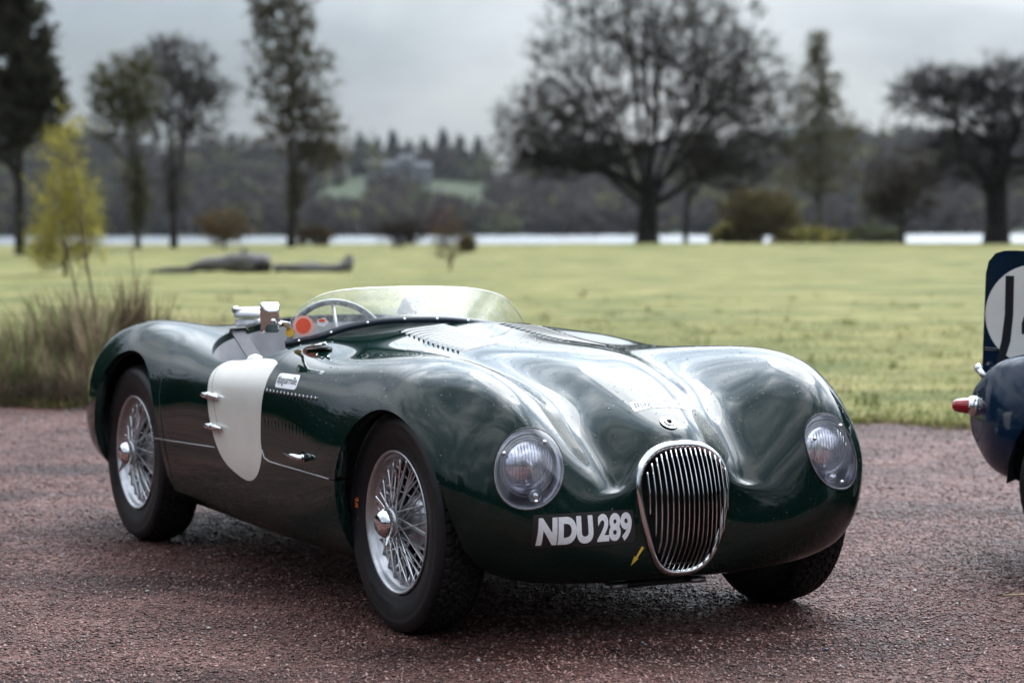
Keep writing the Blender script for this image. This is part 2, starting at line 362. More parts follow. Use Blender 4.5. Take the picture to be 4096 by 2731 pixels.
# headlamp openings, seen along each lamp's axis
LAMP = {}
for s in (-1, 1):
    C_ = Vector((.49, .516 if s < 0 else .566, .542)); C_.y *= s; n_ = Vector((.93, .22 * s, .22)).normalized()
    t1 = Vector((0, 0, 1)).cross(n_).normalized(); t2 = n_.cross(t1).normalized()       # t1 sideways, t2 up
    LAMP[s] = (C_, n_, t1, t2)
def lamp_f(P, s, k=1.0):
    C_, n_, t1, t2 = LAMP[s]; q = P - np.array(C_); a = q @ np.array(t1); b = q @ np.array(t2); w = q @ np.array(n_)
    a = a * s; a2 = a + .12 * b          # outline leans outward at the foot
    f = (np.abs(a2 / .110) ** 2.15 + np.abs(b / .1215) ** 2.15) ** (1 / 2.15) - k
    return np.where((np.abs(w) < .12) & (P[:, 0] > .25) & (P[:, 1] * s > 0), f * .11, 1)
lens = {}
for s in (-1, 1):
    B, lens[s] = B.split(lamp_f(B.P, s))
# bonnet shut line, door, roundel
BON = [(-1.02, 2), (-.985, .80), (-.955, .755), (-.94, .70), (-.94, .52), (-.93, .485), (-.905, .462), (-.86, .454), (-.60, .450), (-.36, .446), (-.1, .44), (-.1, -1), (2, -1), (2, 2)]
f = poly_sdf(B.P[:, 0], B.P[:, 2], BON)
body, bon = B.split(f)
f = poly_sdf(bon.P[:, 0], bon.P[:, 2], BON) + .0030
_, bonnet = bon.split(f)
DOOR = [(-.85, 2), (-.85, .478), (-1.32, .478), (-1.335, .52), (-1.39, .615), (-1.435, .68), (-1.462, .735), (-1.475, .80), (-1.475, 2)]
ds = lambda P, s: np.where(P[:, 1] * s > .3, poly_sdf(P[:, 0], P[:, 2], DOOR), 1)
RND = smooth_loop([(-.97, .845), (-.93, .78), (-.938, .70), (-.925, .56), (-.935, .46), (-.975, .405), (-1.06, .37), (-1.19, .385), (-1.29, .418), (-1.36, .47), (-1.425, .56), (-1.462, .66), (-1.480, .74), (-1.465, .80), (-1.42, .835), (-1.34, .858), (-1.15, .870)], 90)
def rnd_f(P):
    y = np.abs(P[:, 1]); zz = P[:, 2] + np.clip(.79 - y, 0, 1) * .9 * (P[:, 2] > .55)
    return np.where((y > .6), poly_sdf(P[:, 0], zz, RND), 1)
def paint_roundel(S_):
    a, b = S_.split(rnd_f(S_.P)); b.M = [1] * len(b.F); return a.join(b)
doors = {}
for s in (-1, 1):
    body, d_ = body.split(ds(body.P, s))
    f = ds(d_.P, s); f = np.where((d_.P[:, 2] > .5) & (d_.P[:, 0] < -1.2), f + .0026, f)
    _, doors[s] = d_.split(f)
def lip(S_, sel, vec, depth, name, m, parent):
    E_ = [e for e in S_.boundary() if sel(S_.P[e[0]]) and sel(S_.P[e[1]])]
    if not E_: return
    idx = sorted({i for e in E_ for i in e}); mp_ = {i: k for k, i in enumerate(idx)}; n = len(idx)
    top = S_.P[idx]; mid = np.array([p + np.array(vec(p)) * depth * .25 - S_.N[i] * .003 for p, i in zip(top, idx)]); bot = np.array([p + np.array(vec(p)) * depth - S_.N[i] * .006 for p, i in zip(top, idx)])
    F = [(mp_[a], mp_[b], mp_[b] + n, mp_[a] + n) for a, b in E_] + [(mp_[a] + n, mp_[b] + n, mp_[b] + 2 * n, mp_[a] + 2 * n) for a, b in E_]
    return mesh_obj(name, np.concatenate([top, mid, bot]), F, m, parent)
PG = [M_['paint_green'], M_['paint_white']]
def near_cock(p): return p[2] > .6 and abs(poly_sdf(np.array([p[0]]), np.array([p[1]]), COCK)[0]) < .004
def near_arch(A): return lambda p: abs(arch_f(p[None], *A)[0]) < .004 and abs(p[1]) > .42
inw = lambda p: (0, -np.sign(p[1]), 0)
down = lambda p: (0, 0, -1)
bo = paint_roundel(body).obj('body', PG, car)
lip(body, near_cock, down, .024, 'cockpit_rim', M_['paint_green'], bo)
lip(body.offset(-.001), lambda p: near_cock(p + np.array((0, 0, .001))) and p[0] < -1.45, down, .50, 'rear_bulkhead', M_['grey_trim'], bo)
for s in (-1, 1):
    for A_ in (RA, FA): lip(body, lambda p: near_arch(A_)(p) and p[1] * s > 0, inw, .03, 'arch_lip', M_['paint_green'], bo)
bn = bonnet.obj('bonnet', PG, car); [lip(bonnet, lambda p: near_arch(FA)(p) and p[1] * s > 0, inw, .035, 'arch_lip', M_['paint_green'], bn) for s in (-1, 1)]
for s in (-1, 1):
    dr = paint_roundel(doors[s]).obj('door', PG, car); lip(doors[s], near_cock, down, .03, 'door_rim', M_['paint_green'], dr)
# dark lining behind the skins so that the shut lines read as gaps
inn, _ = B.split(np.minimum(.15 - B.P[:, 0], np.where((B.P[:, 0] < -.85) & (B.P[:, 0] > -2.2), .70 - B.P[:, 2], 1))); inn = inn.offset(-.022); mesh_obj('inner_lining', inn.P, inn.F, M_['dark_inside'], car)
# bright panel edges along the lower shut lines
def side_line(pts, s, off):
    return [on_body((x, s * 2, z), (0, -s, 0), off)[0] for x, z in pts]
for s in (-1, 1):
    for pts in ([(-.925, .488), (-.905, .463), (-.86, .455), (-.75, .4525), (-.60, .451), (-.45, .449), (-.335, .447)], [(-2.0, .442), (-1.85, .445), (-1.6, .452), (-1.375, .459)]):
        m = MB(); m.tube(side_line(pts, s, .001), .0022, 6); m.build('panel_edge', M_['aluminium'], bo)
for s in (-1, 1):
    m = MB(); m.tube(smooth_line(side_line([(-1.960, .67), (-1.955, .64), (-1.948, .60), (-1.925, .54), (-1.905, .46), (-1.895, .38), (-1.895, .30)], s, .0004), 30), .0016, 5); m.build('body_seam', M_['black_metal'], bo)
# ---- wheel wells, undertray, tub
for (cx, cz, r) in (FA, RA):
    for s in (-1, 1):
        m = MB(); k = 20; A = [(cx + (r + .004) * math.cos(t), cz + (r + .004) * math.sin(t)) for t in np.linspace(math.pi, 0, k)]
        A = [(A[0][0], .31)] + A + [(A[-1][0], .31)]; k = len(A)
        V = [(a, .655 * s, b) for a, b in A] + [(a, .36 * s, b) for a, b in A]
        m.add(V, [(i, i + 1, k + i + 1, k + i) for i in range(k - 1)] + [tuple(range(k, 2 * k))]); m.build('wheel_well', M_['dark_inside'], car, smooth=False)
m = MB(); m.box((-1.35, 0, .21), (3.3, .7, .06)); m.build('undertray', M_['dark_inside'], car)
m = MB(); m.box((.36, -.02, .160), (.08, .30, .016)); m.build('undertray_bracket', M_['black_metal'], car)
for yy in (-.17, .11):
    m = MB(); m.box((.405, yy, .160), (.02, .05, .016)); m.build('bracket_plate', M_['aluminium'], car)
for s in (-1, 1):
    P_ = np.array([(-.322, .44), (-.29, .50), (-.262, .56), (-.22, .62), (-.17, .66), (-.20, .44), (-.235, .425), (-.29, .43)])
    m = MB(); m.add([(a, .70 * s, b) for a, b in P_] + [(a, .69 * s, b) for a, b in P_], [tuple(range(8)), tuple(range(8, 16))[::-1]] + [(i, (i + 1) % 8, 8 + (i + 1) % 8, 8 + i) for i in range(8)])
    m.build('splash_panel', M_['well_panel'], car, smooth=False)
m = MB(); y0, y1, x0, x1, z0, z1 = -.66, .66, -2.00, -.80, .24, .70
V = [(x0, y0 * .7, z1), (x1, y0, z1 + .03), (x1, y1, z1 + .03), (x0, y1 * .7, z1), (x0, y0, z0), (x1, y0, z0), (x1, y1, z0), (x0, y1, z0)]
m.add(V, [(4, 5, 6, 7), (0, 1, 5, 4), (1, 2, 6, 5), (2, 3, 7, 6), (3, 0, 4, 7)]); m.build('cockpit_tub', M_['grey_trim'], car, smooth=False)
for s in (-1, 1):     # two bucket seats
    st = MB(); c = -.36 if s < 0 else .36
    pr = smooth_line([(-1.34, .36), (-1.50, .33), (-1.62, .36), (-1.68, .48), (-1.74, .62), (-1.77, .69)], 14); V = []
    for w, dxx in ((-.23, .05), (-.20, 0), (0, -.035), (.20, 0), (.23, .05)):
        V += [(x + dxx, c + w, z + dxx * .8) for x, z in pr]
    k = len(pr); F = [(a * k + i, a * k + i + 1, (a + 1) * k + i + 1, (a + 1) * k + i) for a in range(4) for i in range(k - 1)]
    st.add(V, F); so = st.build('seat', M_['seat_leather'], car)
    so.modifiers.new('solid', 'SOLIDIFY').thickness = .05
m = MB(); fl = [(-1.70, -.600, .852), (-1.70, -.546, .856), (-1.60, -.525, .768), (-1.60, -.578, .764)]; m.add([p for p in fl] + [(a - .02, b + .004, c - .002) for a, b, c in fl], [(0, 1, 2, 3), (7, 6, 5, 4), (0, 4, 5, 1), (1, 5, 6, 2), (3, 2, 6, 7), (0, 3, 7, 4)]); m.build('seat_flap', M_['flap_grey'], car, smooth=False)
m = MB(); m.tube([(-1.69, -.610, .835), (-1.70, -.602, .858), (-1.70, -.545, .863), (-1.69, -.536, .85)], .0055, 8); m.build('seat_rail', M_['black_metal'], car)
m = MB(); m.sphere((-1.46, -.60, .752), .034, 12, 8, (1, 1, .8)); m.build('white_pad', M_['sticker_white'], car)
m = MB(); m.add([(-.98, y, z) for y in (-.52, .52) for z in (.60, .80)] + [(-.95, y, z) for y in (-.52, .52) for z in (.60, .80)], [(0, 1, 3, 2), (4, 6, 7, 5), (1, 5, 7, 3)]); m.build('dashboard', M_['dark_inside'], car, smooth=False)
# steering wheel
sw = MB(); swc = np.array((-1.235, -.365, .785)); tilt = R(20); e1 = np.array((0, 1, 0)); e2 = np.array((-math.sin(tilt), 0, math.cos(tilt)))
C1 = [swc + .195 * (math.cos(t) * e1 + math.sin(t) * e2) for t in np.linspace(0, 2 * math.pi, 56, endpoint=False)]
sw.tube(C1, .0115, 10, closed=True, up=np.cross(e1, e2)); swo = sw.build('steering_wheel', M_['dark_blue_trim'], car)
for t in (R(0), R(180), R(90), R(270)):
    m = MB(); m.tube([swc, swc + .19 * (math.cos(t) * e1 + math.sin(t) * e2)], .007, 6); m.build('spoke', M_['aluminium'], swo)
m = MB(); m.tube([swc, swc + np.array((.25, 0, -.09))], .02, 10); m.build('column', M_['black_metal'], swo)
# ---- windscreen
WB = smooth_line([(-1.130, -.622, .841), (-1.080, -.574, .855), (-1.040, -.518, .872), (-1.010, -.465, .893), (-.990, -.408, .908), (-.975, -.349, .918), (-.965, -.287, .923), (-.960, -.205, .924), (-.960, -.121, .922), (-.965, -.034, .917), (-.985, .062, .905), (-1.020, .150, .893), (-1.070, .246, .871), (-1.120, .321, .850)], 60)
WT = smooth_line([(-1.135, -.615, .868), (-1.120, -.601, .915), (-1.110, -.579, .950), (-1.100, -.549, .975), (-1.090, -.495, 1.002), (-1.080, -.401, 1.019), (-1.070, -.238, 1.025), (-1.070, -.068, 1.023), (-1.080, .076, 1.015), (-1.090, .169, .999), (-1.100, .236, .971), (-1.110, .285, .922), (-1.120, .312, .887), (-1.125, .325, .854)], 60)
m = MB(); rows = 8; V = []
for j in range(rows + 1):
    t = j / rows; P_ = WB * (1 - t) + WT * t; V += P_.tolist()
m.add(V, [(j * 60 + i, j * 60 + i + 1, (j + 1) * 60 + i + 1, (j + 1) * 60 + i) for j in range(rows) for i in range(59)])
ws = m.build('windscreen', M_['screen_glass'], car)
m = MB(); m.tube(WT, .0013, 6); thin_glass('glass_edge', (.75, .80, .76), .25); m.build('glass_edge', M_['glass_edge'], ws)
# base strip and the low fairing that carries it
def strip(P0, P1, nm, mt, par, th=.004):
    n = len(P0); m = MB(); nn = np.array((1., 0, .15)) * th
    V = np.concatenate([P0, P1, P0 - nn, P1 - nn]); m.add(V, [(i, i + 1, n + i + 1, n + i) for i in range(n - 1)] + [(2 * n + i, 3 * n + i, 3 * n + i + 1, 2 * n + i + 1) for i in range(n - 1)] + [(n + i, n + i + 1, 3 * n + i + 1, 3 * n + i) for i in range(n - 1)] + [(i, 2 * n + i, 2 * n + i + 1, i + 1) for i in range(n - 1)]); return m.build(nm, mt, par)
S0 = WB + np.array((.012, 0, -.021)); S1 = WB + np.array((.007, 0, .003))
strip(S0, S1, 'base_strip', M_['dark_blue_trim'], ws)
foot = []
for p in WB:
    b = on_body((p[0] + .040, p[1], 1.5), (0, 0, -1), -.001)[0]; foot.append(b)
foot = np.array(foot); rowsf = []
for t in np.linspace(0, 1, 7):
    q = S0 * (1 - t) + foot * t; q[:, 2] -= .010 * math.sin(math.pi * t); rowsf.append(q)
m = MB(); m.add(np.concatenate(rowsf), [(j * 60 + i, j * 60 + i + 1, (j + 1) * 60 + i + 1, (j + 1) * 60 + i) for j in range(6) for i in range(59)]); m.build('scuttle_fairing', M_['paint_green'], bo)
for i in (3, 10, 18, 26, 33, 40, 47, 53, 57):
    p = (S0[i] + S1[i]) / 2 + np.array((.005, 0, .001)); m = MB(); m.sphere(p, .0058, 8, 6, (.7, 1, 1)); m.build('screw', M_['chrome'], ws)
def disc(name, c, n_, r, m_, par, off=0, sc=(1, 1), k=24):
    n_ = Vector(n_).normalized(); a = Vector((0, 0, 1)).cross(n_).normalized(); b = n_.cross(a); m = MB(); c = np.array(c, float) + np.array(n_) * off
    V = [c + r * (math.cos(t) * sc[0] * np.array(a) + math.sin(t) * sc[1] * np.array(b)) for t in np.linspace(0, 2 * math.pi, k, endpoint=False)]
    m.add(V + [v - np.array(n_) * .0008 for v in V], [tuple(range(k)), tuple(range(k, 2 * k))[::-1]] + [(i, i + k, (i + 1) % k + k, (i + 1) % k) for i in range(k)])
    return m.build(name, m_, par, smooth=False)
nn_ = (.80, -.52, .18)
d1 = disc('round_badge', (-1.058, -.580, .897), nn_, .036, M_['orange_pale'], ws, .003); disc('badge_centre', (-1.058, -.580, .897), nn_, .026, M_['orange_red'], d1, .005)
disc('yellow_disc', (-1.094, -.616, .872), nn_, .0155, M_['yellow'], ws, .004)
d2 = disc('shield_sticker', (-1.030, -.520, .909), nn_, .022, M_['sticker_white'], ws, .003, (1, .75), 5); disc('sticker_band', (-1.030, -.522, .915), nn_, .012, M_['orange_red'], d2, .005, (1.1, .45), 8)
# rear view mirrors
m = MB()
mc = np.array((-1.02, -.719, .930)); hx, hz = .033, .052
V = [(mc[0] - .012, mc[1] + a * hx, mc[2] + b * hz) for a, b in ((-1, -1), (1, -1), (1, 1), (-1, 1))] + [(mc[0] + .002, mc[1] + a * hx * 1.04, mc[2] + b * hz) for a, b in ((-1, -1), (1, -1), (1, 1), (-1, 1))] + [(mc[0] + .022, mc[1] + a * hx * .68, mc[2] + b * hz * .52) for a, b in ((-1, -1), (1, -1), (1, 1), (-1, 1))]
m.add(V, [(3, 2, 1, 0), (8, 9, 10, 11)] + [(i, (i + 1) % 4, 4 + (i + 1) % 4, 4 + i) for i in range(4)] + [(4 + i, 4 + (i + 1) % 4, 8 + (i + 1) % 4, 8 + i) for i in range(4)])
mi = m.build('wing_mirror', M_['chrome'], car, smooth=False); bv_ = mi.modifiers.new('b', 'BEVEL'); bv_.width = .006; bv_.segments = 3
m = MB(); m.tube([(-1.0, -.716, .917), (-1.01, -.69, .905), (-1.05, -.668, .912), (-1.085, -.625, .903), (-1.11, -.618, .88)], [.007, .008, .006, .009, .011], 10); m.build('mirror_arm', M_['chrome'], mi)
m = MB(); m.sphere((-1.0, -.716, .918), .010, 10, 8); m.build('mirror_joint', M_['chrome'], mi)
m = MB(); m.add([(-1.10, -.205, .928), (-1.10, -.173, .986), (-1.095, -.120, .986), (-1.09, -.103, .924), (-1.13, -.195, .928), (-1.13, -.168, .98), (-1.125, -.125, .98), (-1.12, -.108, .924)], [(0, 1, 2, 3), (7, 6, 5, 4), (0, 4, 5, 1), (1, 5, 6, 2), (2, 6, 7, 3)])
im = m.build('cowl_mirror', M_['dark_blue_trim'], car, smooth=False)
m = MB(); m.add([(-1.097, -.172, .985), (-1.092, -.121, .985), (-1.087, -.104, .926), (-1.094, -.135, .926)], [(3, 2, 1, 0)]); m.build('mirror_face', M_['sticker_white'], im, smooth=False)
# fuel filler
fc = MB(); c0 = np.array((-2.15, -.357, 0)); fc.lathe([(.0, .878), (.048, .876), (.050, .872), (.050, .850), (.056, .846), (.056, .84)], 32, 'z', c0); fo = fc.build('fuel_filler', M_['aluminium'], car)
m = MB(); m.lathe([(0, .918), (.022, .917), (.050, .908), (.057, .897), (.056, .887), (.050, .882), (0, .882)], 32, 'z', c0); m.build('filler_cap', M_['sticker_white'], fo)
m = MB(); m.box(c0 + np.array((.0, -.052, .912)), (.03, .022, .026)); m.box(c0 + np.array((.01, .0, .915)), (.022, .12, .012)); lo = m.build('filler_latch', M_['chrome'], fo); lo.modifiers.new('b', 'BEVEL').width = .005
# hinges
for s in (-1, 1):
    for (hx_, hz_) in ((-1.412, .638), (-1.368, .533)):
        p, n = on_body((hx_, s * 2, hz_), (0, -s, 0)); n = nrm_at(p); root = None
        for side in (-1, 1):
            L_ = .078; m = MB(); P_ = []; rr = []
            for t in np.linspace(0, 1, 9):
                q = p + n * .012 + np.array((side * (.006 + t * L_), 0, 0)); P_.append(q); rr.append(.0125 * math.sqrt(max(.02, 1 - t ** 2.4)))
            m.tube(P_, rr, 12, flat=1.0); o = m.build('hinge' if root is None else 'hinge_leaf', M_['chrome'], root or car); root = root or o
        m = MB(); m.tube([p + n * .014 + np.array((0, 0, -.014)), p + n * .014 + np.array((0, 0, .014))], .0075, 8); m.build('hinge_pin', M_['chrome'], root)
# bonnet handle (T lever) and strap latch
for s in (-1,):
    p, n = on_body((-.525, s * 2, .497), (0, -s, 0)); m = MB(); m.tube([p, p + n * .022], [.014, .010], 12)
    m.tube([p + n * .022 + np.array((.02, 0, 0)), p + n * .024, p + n * .026 + np.array((-.05, 0, .002)), p + n * .026 + np.array((-.115, 0, .006))], [.007, .011, .010, .004], 10); m.build('bonnet_handle', M_['chrome'], bn)
    pts = []
    for (xx, yy) in ((-.90, .632), (-.87, .622), (-.84, .611), (-.81, .601), (-.79, .594)):
        pts.append(on_body((xx, yy * s, 2), (0, 0, -1), .004)[0])
    pts = smooth_line(pts, 20); m = MB(); m.tube(pts, .009, 8, flat=.35, up=(0, 0, 1)); m.build('bonnet_strap', M_['seat_leather'], bn)
    c = pts[9] + np.array((0, 0, .006)); m = MB(); m.tube([c + np.array((-.02, -.016, .004)), c + np.array((.03, -.014, .010)), c + np.array((.03, .016, .010)), c + np.array((-.02, .014, .004))], .0035, 6, closed=True); m.tube([c + np.array((-.045, 0, .004)), c + np.array((.05, .004, .016))], .0045, 6); m.build('strap_buckle', M_['chrome'], bn)
    c2 = pts[13] + np.array((0, 0, .002)); m = MB(); m.lathe([(0, .006), (.022, .005), (.024, 0)], 16, 'z', c2); m.build('strap_stud', M_['dark_inside'], bn)
# louvres: long slats across the bonnet, and upright ones in its flank
def louvre(P0, P1, nrm, w, h, tip):   # a half-open pressed blade from P0 to P1
    P0, P1, nrm = map(np.array, (P0, P1, nrm)); d = P1 - P0; L_ = np.linalg.norm(d); d /= L_; sd = np.cross(nrm, d); V = []; ks = 10
    for i in range(ks):
        t = i / (ks - 1); e = min(1, t * L_ / .012, (1 - t) * L_ / .012); e = math.sqrt(max(e, 0)); c = P0 + d * L_ * t
        for a, b in ((-.5, -.0015), (-.25, .55), (0, .9), (.3, 1.0), (.42, .55), (.46, -.0015)):
            V.append(c + sd * w * a * tip + nrm * (max(b * h * e, -.0015)))
    return V, [(i * 6 + j, i * 6 + j + 1, (i + 1) * 6 + j + 1, (i + 1) * 6 + j) for i in range(ks - 1) for j in range(5)]
for s in (-1, 1):
    for k in range(13):
        x = -.905 + k * .0375
        a = on_body((x, s * .285, 2), (0, 0, -1))[0]; b = on_body((x, s * .095, 2), (0, 0, -1))[0]; n = nrm_at((a + b) / 2)
        m = MB(); m.add(*louvre(a, b, n, .026, .0075, 1)); m.build('bonnet_louvre', M_['paint_green'], bn)
        m = MB(); q = np.array((0, s * .0015, 0)); m.add([a - q + np.array((-.012, 0, .0)), a - q + np.array((.010, 0, 0)), a - q + np.array((.004, 0, .0075)), a - q + np.array((-.004, 0, .006))], [(0, 1, 2, 3), (3, 2, 1, 0)]); m.build('louvre_slot', M_['dark_inside'], bn)
    for k in range(14):
        x = -.905 + k * .0315
        a = on_body((x, 2 * s, .690), (0, -s, 0))[0]; b = on_body((x, 2 * s, .560), (0, -s, 0))[0]; n = nrm_at((a + b) / 2)
        m = MB(); m.add(*louvre(a, b, n, .022, .0030, 1)); m.build('side_louvre', M_['paint_green'], bn)
        m = MB(); c = a + n * .0035; m.tube([c + np.array((0, 0, .006)), c - np.array((0, 0, .005))], [.0008, .0065], 6); m.build('louvre_glint', M_['aluminium'], bn)  # added bright metal cone stands in for the highlight at the louvre's top
# raised edge of the bonnet's centre panel
for s in (-1, 1):
    pts = [on_body((x, s * y, 2), (0, 0, -1), .0005)[0] for x, y in ((-.93, .33), (-.80, .33), (-.6, .325), (-.35, .30), (-.12, .27), (.05, .25))]
# ---- grille
grf = np.array(GR); ring = np.concatenate([grf, grf[1:-1][::-1] * np.array((1, -1, 1))]); ring = smooth_loop(ring, 96)
cen = ring.mean(0)
out_ = (ring - cen); out_[:, 0] = 0; out_ /= np.linalg.norm(out_, axis=1)[:, None]
m = MB(); V = []; prof = [(.005, -.010), (.006, .003), (.002, .009), (-.004, .012), (-.011, .009), (-.0145, .001), (-.0145, -.025)]
for p, o_ in zip(ring, out_):
    for a, b in prof: V.append(p + o_ * a * (1 + .35 * max(0, o_[2])) + np.array((b, 0, 0)))
k = len(prof); m.add(V, [(i * k + j, i * k + j + 1, ((i + 1) % 96) * k + j + 1, ((i + 1) % 96) * k + j) for i in range(96) for j in range(k - 1)])
gs = m.build('grille_surround', M_['chrome'], car)
inner = ring - out_ * .013
ys = np.linspace(-.136, .136, 17)
for y in ys:
    zs = []
    for a, b in zip(inner, np.roll(inner, -1, 0)):
        if (a[1] - y) * (b[1] - y) <= 0 and a[1] != b[1]: zs.append(a[2] + (b[2] - a[2]) * (y - a[1]) / (b[1] - a[1]))
    zt, zb = max(zs), min(zs); P_ = []
    for t in np.linspace(0, 1, 18):
        z = zt + (zb - zt) * t; edge = np.interp(z, [.20, .30, .45, .60], [.483, .510, .504, .482]); bow = .056 * (1 - ((z - .41) / .215) ** 2) * (1 - (y / .19) ** 2)
        P_.append((edge + max(0, bow), y, z))
    m = MB(); m.tube(P_, .0048, 8, flat=.42, up=(0, 1, 0)); m.build('grille_bar', M_['chrome'], car)
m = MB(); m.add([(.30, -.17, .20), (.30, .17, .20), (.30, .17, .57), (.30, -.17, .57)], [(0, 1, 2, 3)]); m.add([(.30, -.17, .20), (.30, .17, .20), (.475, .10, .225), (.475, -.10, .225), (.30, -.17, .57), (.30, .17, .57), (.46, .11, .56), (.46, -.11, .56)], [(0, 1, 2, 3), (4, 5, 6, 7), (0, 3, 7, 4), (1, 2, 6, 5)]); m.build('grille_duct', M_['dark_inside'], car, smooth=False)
# nose badge
bp, bnn = on_body((.416, 0, 2), (0, 0, -1)); bnn = nrm_at(bp)
b1 = disc('nose_badge', bp, bnn, .029, M_['aluminium'], car, .004, k=32); disc('badge_ring', bp, bnn, .0195, M_['black_metal'], b1, .0055, k=28); b3 = disc('badge_face', bp, bnn, .0165, M_['silver_paint'], b1, .007, k=28)
m = MB(); ee = np.cross(bnn, (0, 1, 0)); c = bp + np.array(bnn) * .008
for a, b, r_ in ((0, .002, .007), (-.005, -.004, .0035), (.005, -.004, .0035), (0, -.006, .0035)): m.sphere(c + np.array((0, 1, 0)) * a - ee * b, r_, 8, 6)
m.build('badge_head', M_['black_metal'], b1)
# ---- headlamps
for s in (-1, 1):
    C_, n_, t1, t2 = LAMP[s]; C_ = np.array(C_); n_ = np.array(n_); t1 = np.array(t1); t2 = np.array(t2)
    lo = lens[s].offset(.0012).obj('headlamp', [M_['lens_glass']], car)
    # rim loop of the opening
    E_ = lens[s].boundary(); nx = {a: b for a, b in E_}; st0 = E_[0][0]; loop = [st0]; q = nx[st0]
    while q != st0 and len(loop) < 3000: loop.append(q); q = nx[q]
    Lp = lens[s].P[loop]; step = max(1, len(Lp) // 90); Lp = Lp[::step]
    m = MB(); m.tube(Lp, .0026, 6, closed=True); m.build('lamp_gasket', M_['black_metal'], lo)
    m = MB(); m.tube(Lp + (np.array(C_) - Lp) * .030 + n_ * .0005, .0014, 6, closed=True); m.build('lamp_rim', M_['aluminium'], lo)
    # bowl
    m = MB(); k = len(Lp); rowsb = [Lp - n_ * .002, Lp + (C_ - Lp) * .12 - n_ * .012, Lp + (C_ - Lp) * .16 - n_ * .05, Lp + (C_ - Lp) * .30 - n_ * .10]
    V = np.concatenate(rowsb + [(C_ - n_ * .11)[None]]); m.add(V, [(j * k + i, j * k + (i + 1) % k, (j + 1) * k + (i + 1) % k, (j + 1) * k + i) for j in range(3) for i in range(k)] + [(3 * k + i, 3 * k + (i + 1) % k, 4 * k) for i in range(k)]); m.build('lamp_bowl', M_['lamp_bowl'], lo)
    # sealed beam unit, faces forward
    cu = C_ + t2 * .012 - t1 * s * .004 - n_ * .050; ax = Vector((1, 0, .03)).normalized(); q = ax.to_track_quat('Y', 'Z').to_matrix().to_4x4(); Mx = Matrix.Translation(cu) @ q
    m = MB(); m.lathe([(.0, .034), (.046, .028), (.076, .014), (.087, 0), (.0875, -.02), (.06, -.05), (0, -.06)], 40, 'y'); m.build('beam_unit', M_['lamp_lens'], lo, M=Mx)
    m = MB(); m.lathe([(.0865, .002), (.090, .003), (.0915, -.003), (.088, -.012)], 40, 'y'); m.build('beam_rim', M_['aluminium'], lo, M=Mx)
    for i in range(-7, 8):
        a = i * .0102; h_ = math.sqrt(max(0, .074 ** 2 - a * a)); m = MB(); m.tube([(a, .034 - 2.6 * (a * a + (h_ * t) ** 2), h_ * t) for t in (-1, -.5, 0, .5, 1)], .0009, 4); m.build('lens_rib', M_['lamp_lens'], lo, M=Mx)
    m = MB(); cs = C_ - t2 * .080 + n_ * -.022 - t1 * s * .018; m.lathe([(0, .010), (.012, .008), (.019, 0), (.020, -.01)], 20, 'y'); m.build('side_light', M_['lamp_lens'], lo, M=Matrix.Translation(cs) @ q)
    for a, b in ((-.078, .045), (.052, .078), (.012, -.098)):
        p0 = C_ - t1 * a * -s * s + t2 * b
        p0 = C_ + t1 * a * 1.0 + t2 * b if s < 0 else C_ - t1 * a * -1.0 + t2 * b
        h = BVB.ray_cast(Vector(p0 + n_ * .2), Vector(-n_)); pp = np.array(h[0]) + n_ * .003; m = MB(); m.sphere(pp, .0068, 10, 8); m.build('lamp_screw', M_['chrome'], lo)
# ---- flat print laid on the bodywork
def patch(name, f, m_, off, parent, S_=None):
    _, p = (S_ or B).split(f); p = p.offset(off); return p.obj(name, [m_], parent)
def text_mesh(txt, bold=0.0):
    cu = bpy.data.curves.new('t', 'FONT'); cu.body = txt; cu.size = 1; cu.offset = bold; cu.resolution_u = 6
    o = bpy.data.objects.new('t', cu); COL.objects.link(o); dg = bpy.context.evaluated_depsgraph_get(); me = bpy.data.meshes.new_from_object(o.evaluated_get(dg)); bpy.data.objects.remove(o)
    bm = bmesh.new(); bm.from_mesh(me); bpy.data.meshes.remove(me)
    return bm
def put_text(name, txt, m_, parent, place, bold=0.0, cuts=None, shear=0):
    bm = text_mesh(txt, bold); xs = [v.co.x for v in bm.verts]; ys_ = [v.co.y for v in bm.verts]; x0, x1, y0, y1 = min(xs), max(xs), min(ys_), max(ys_)
    if cuts:
        for i in range(1, cuts):
            c = x0 + (x1 - x0) * i / cuts; bmesh.ops.bisect_plane(bm, geom=bm.verts[:] + bm.edges[:] + bm.faces[:], plane_co=(c, 0, 0), plane_no=(1, 0, 0))
        for i in range(1, 6):
            c = y0 + (y1 - y0) * i / 6; bmesh.ops.bisect_plane(bm, geom=bm.verts[:] + bm.edges[:] + bm.faces[:], plane_co=(0, c, 0), plane_no=(0, 1, 0))
    bmesh.ops.triangulate(bm, faces=bm.faces[:])
    for v in bm.verts:
        u, w = (v.co.x - x0) / (x1 - x0), (v.co.y - y0) / (y1 - y0); v.co = Vector(place(u + shear * (w - .5), w))
    me = bpy.data.meshes.new(name); bm.to_mesh(me); bm.free(); me.materials.append(m_); o = bpy.data.objects.new(name, me); COL.objects.link(o); o.parent = parent; return o
def front(y, z, off): return on_body((1.2, y, z), (-1, 0, 0), off)[0]
PLQ = [(-.519, .408), (-.178, .404), (-.172, .305), (-.527, .309)]
fr = np.where(B.P[:, 0] > .42, poly_sdf(B.P[:, 1], B.P[:, 2], PLQ), 1)
pl = patch('number_plate', fr, M_['plate_black'], .0012, car)
def quad(P4): 
    P4 = np.array(P4, float); return lambda u, v: (P4[3] * (1 - u) + P4[2] * u) * (1 - v) + (P4[0] * (1 - u) + P4[1] * u) * v
Q = quad([(-.502, .3975), (-.324, .3965), (-.323, .3155), (-.508, .3165)])
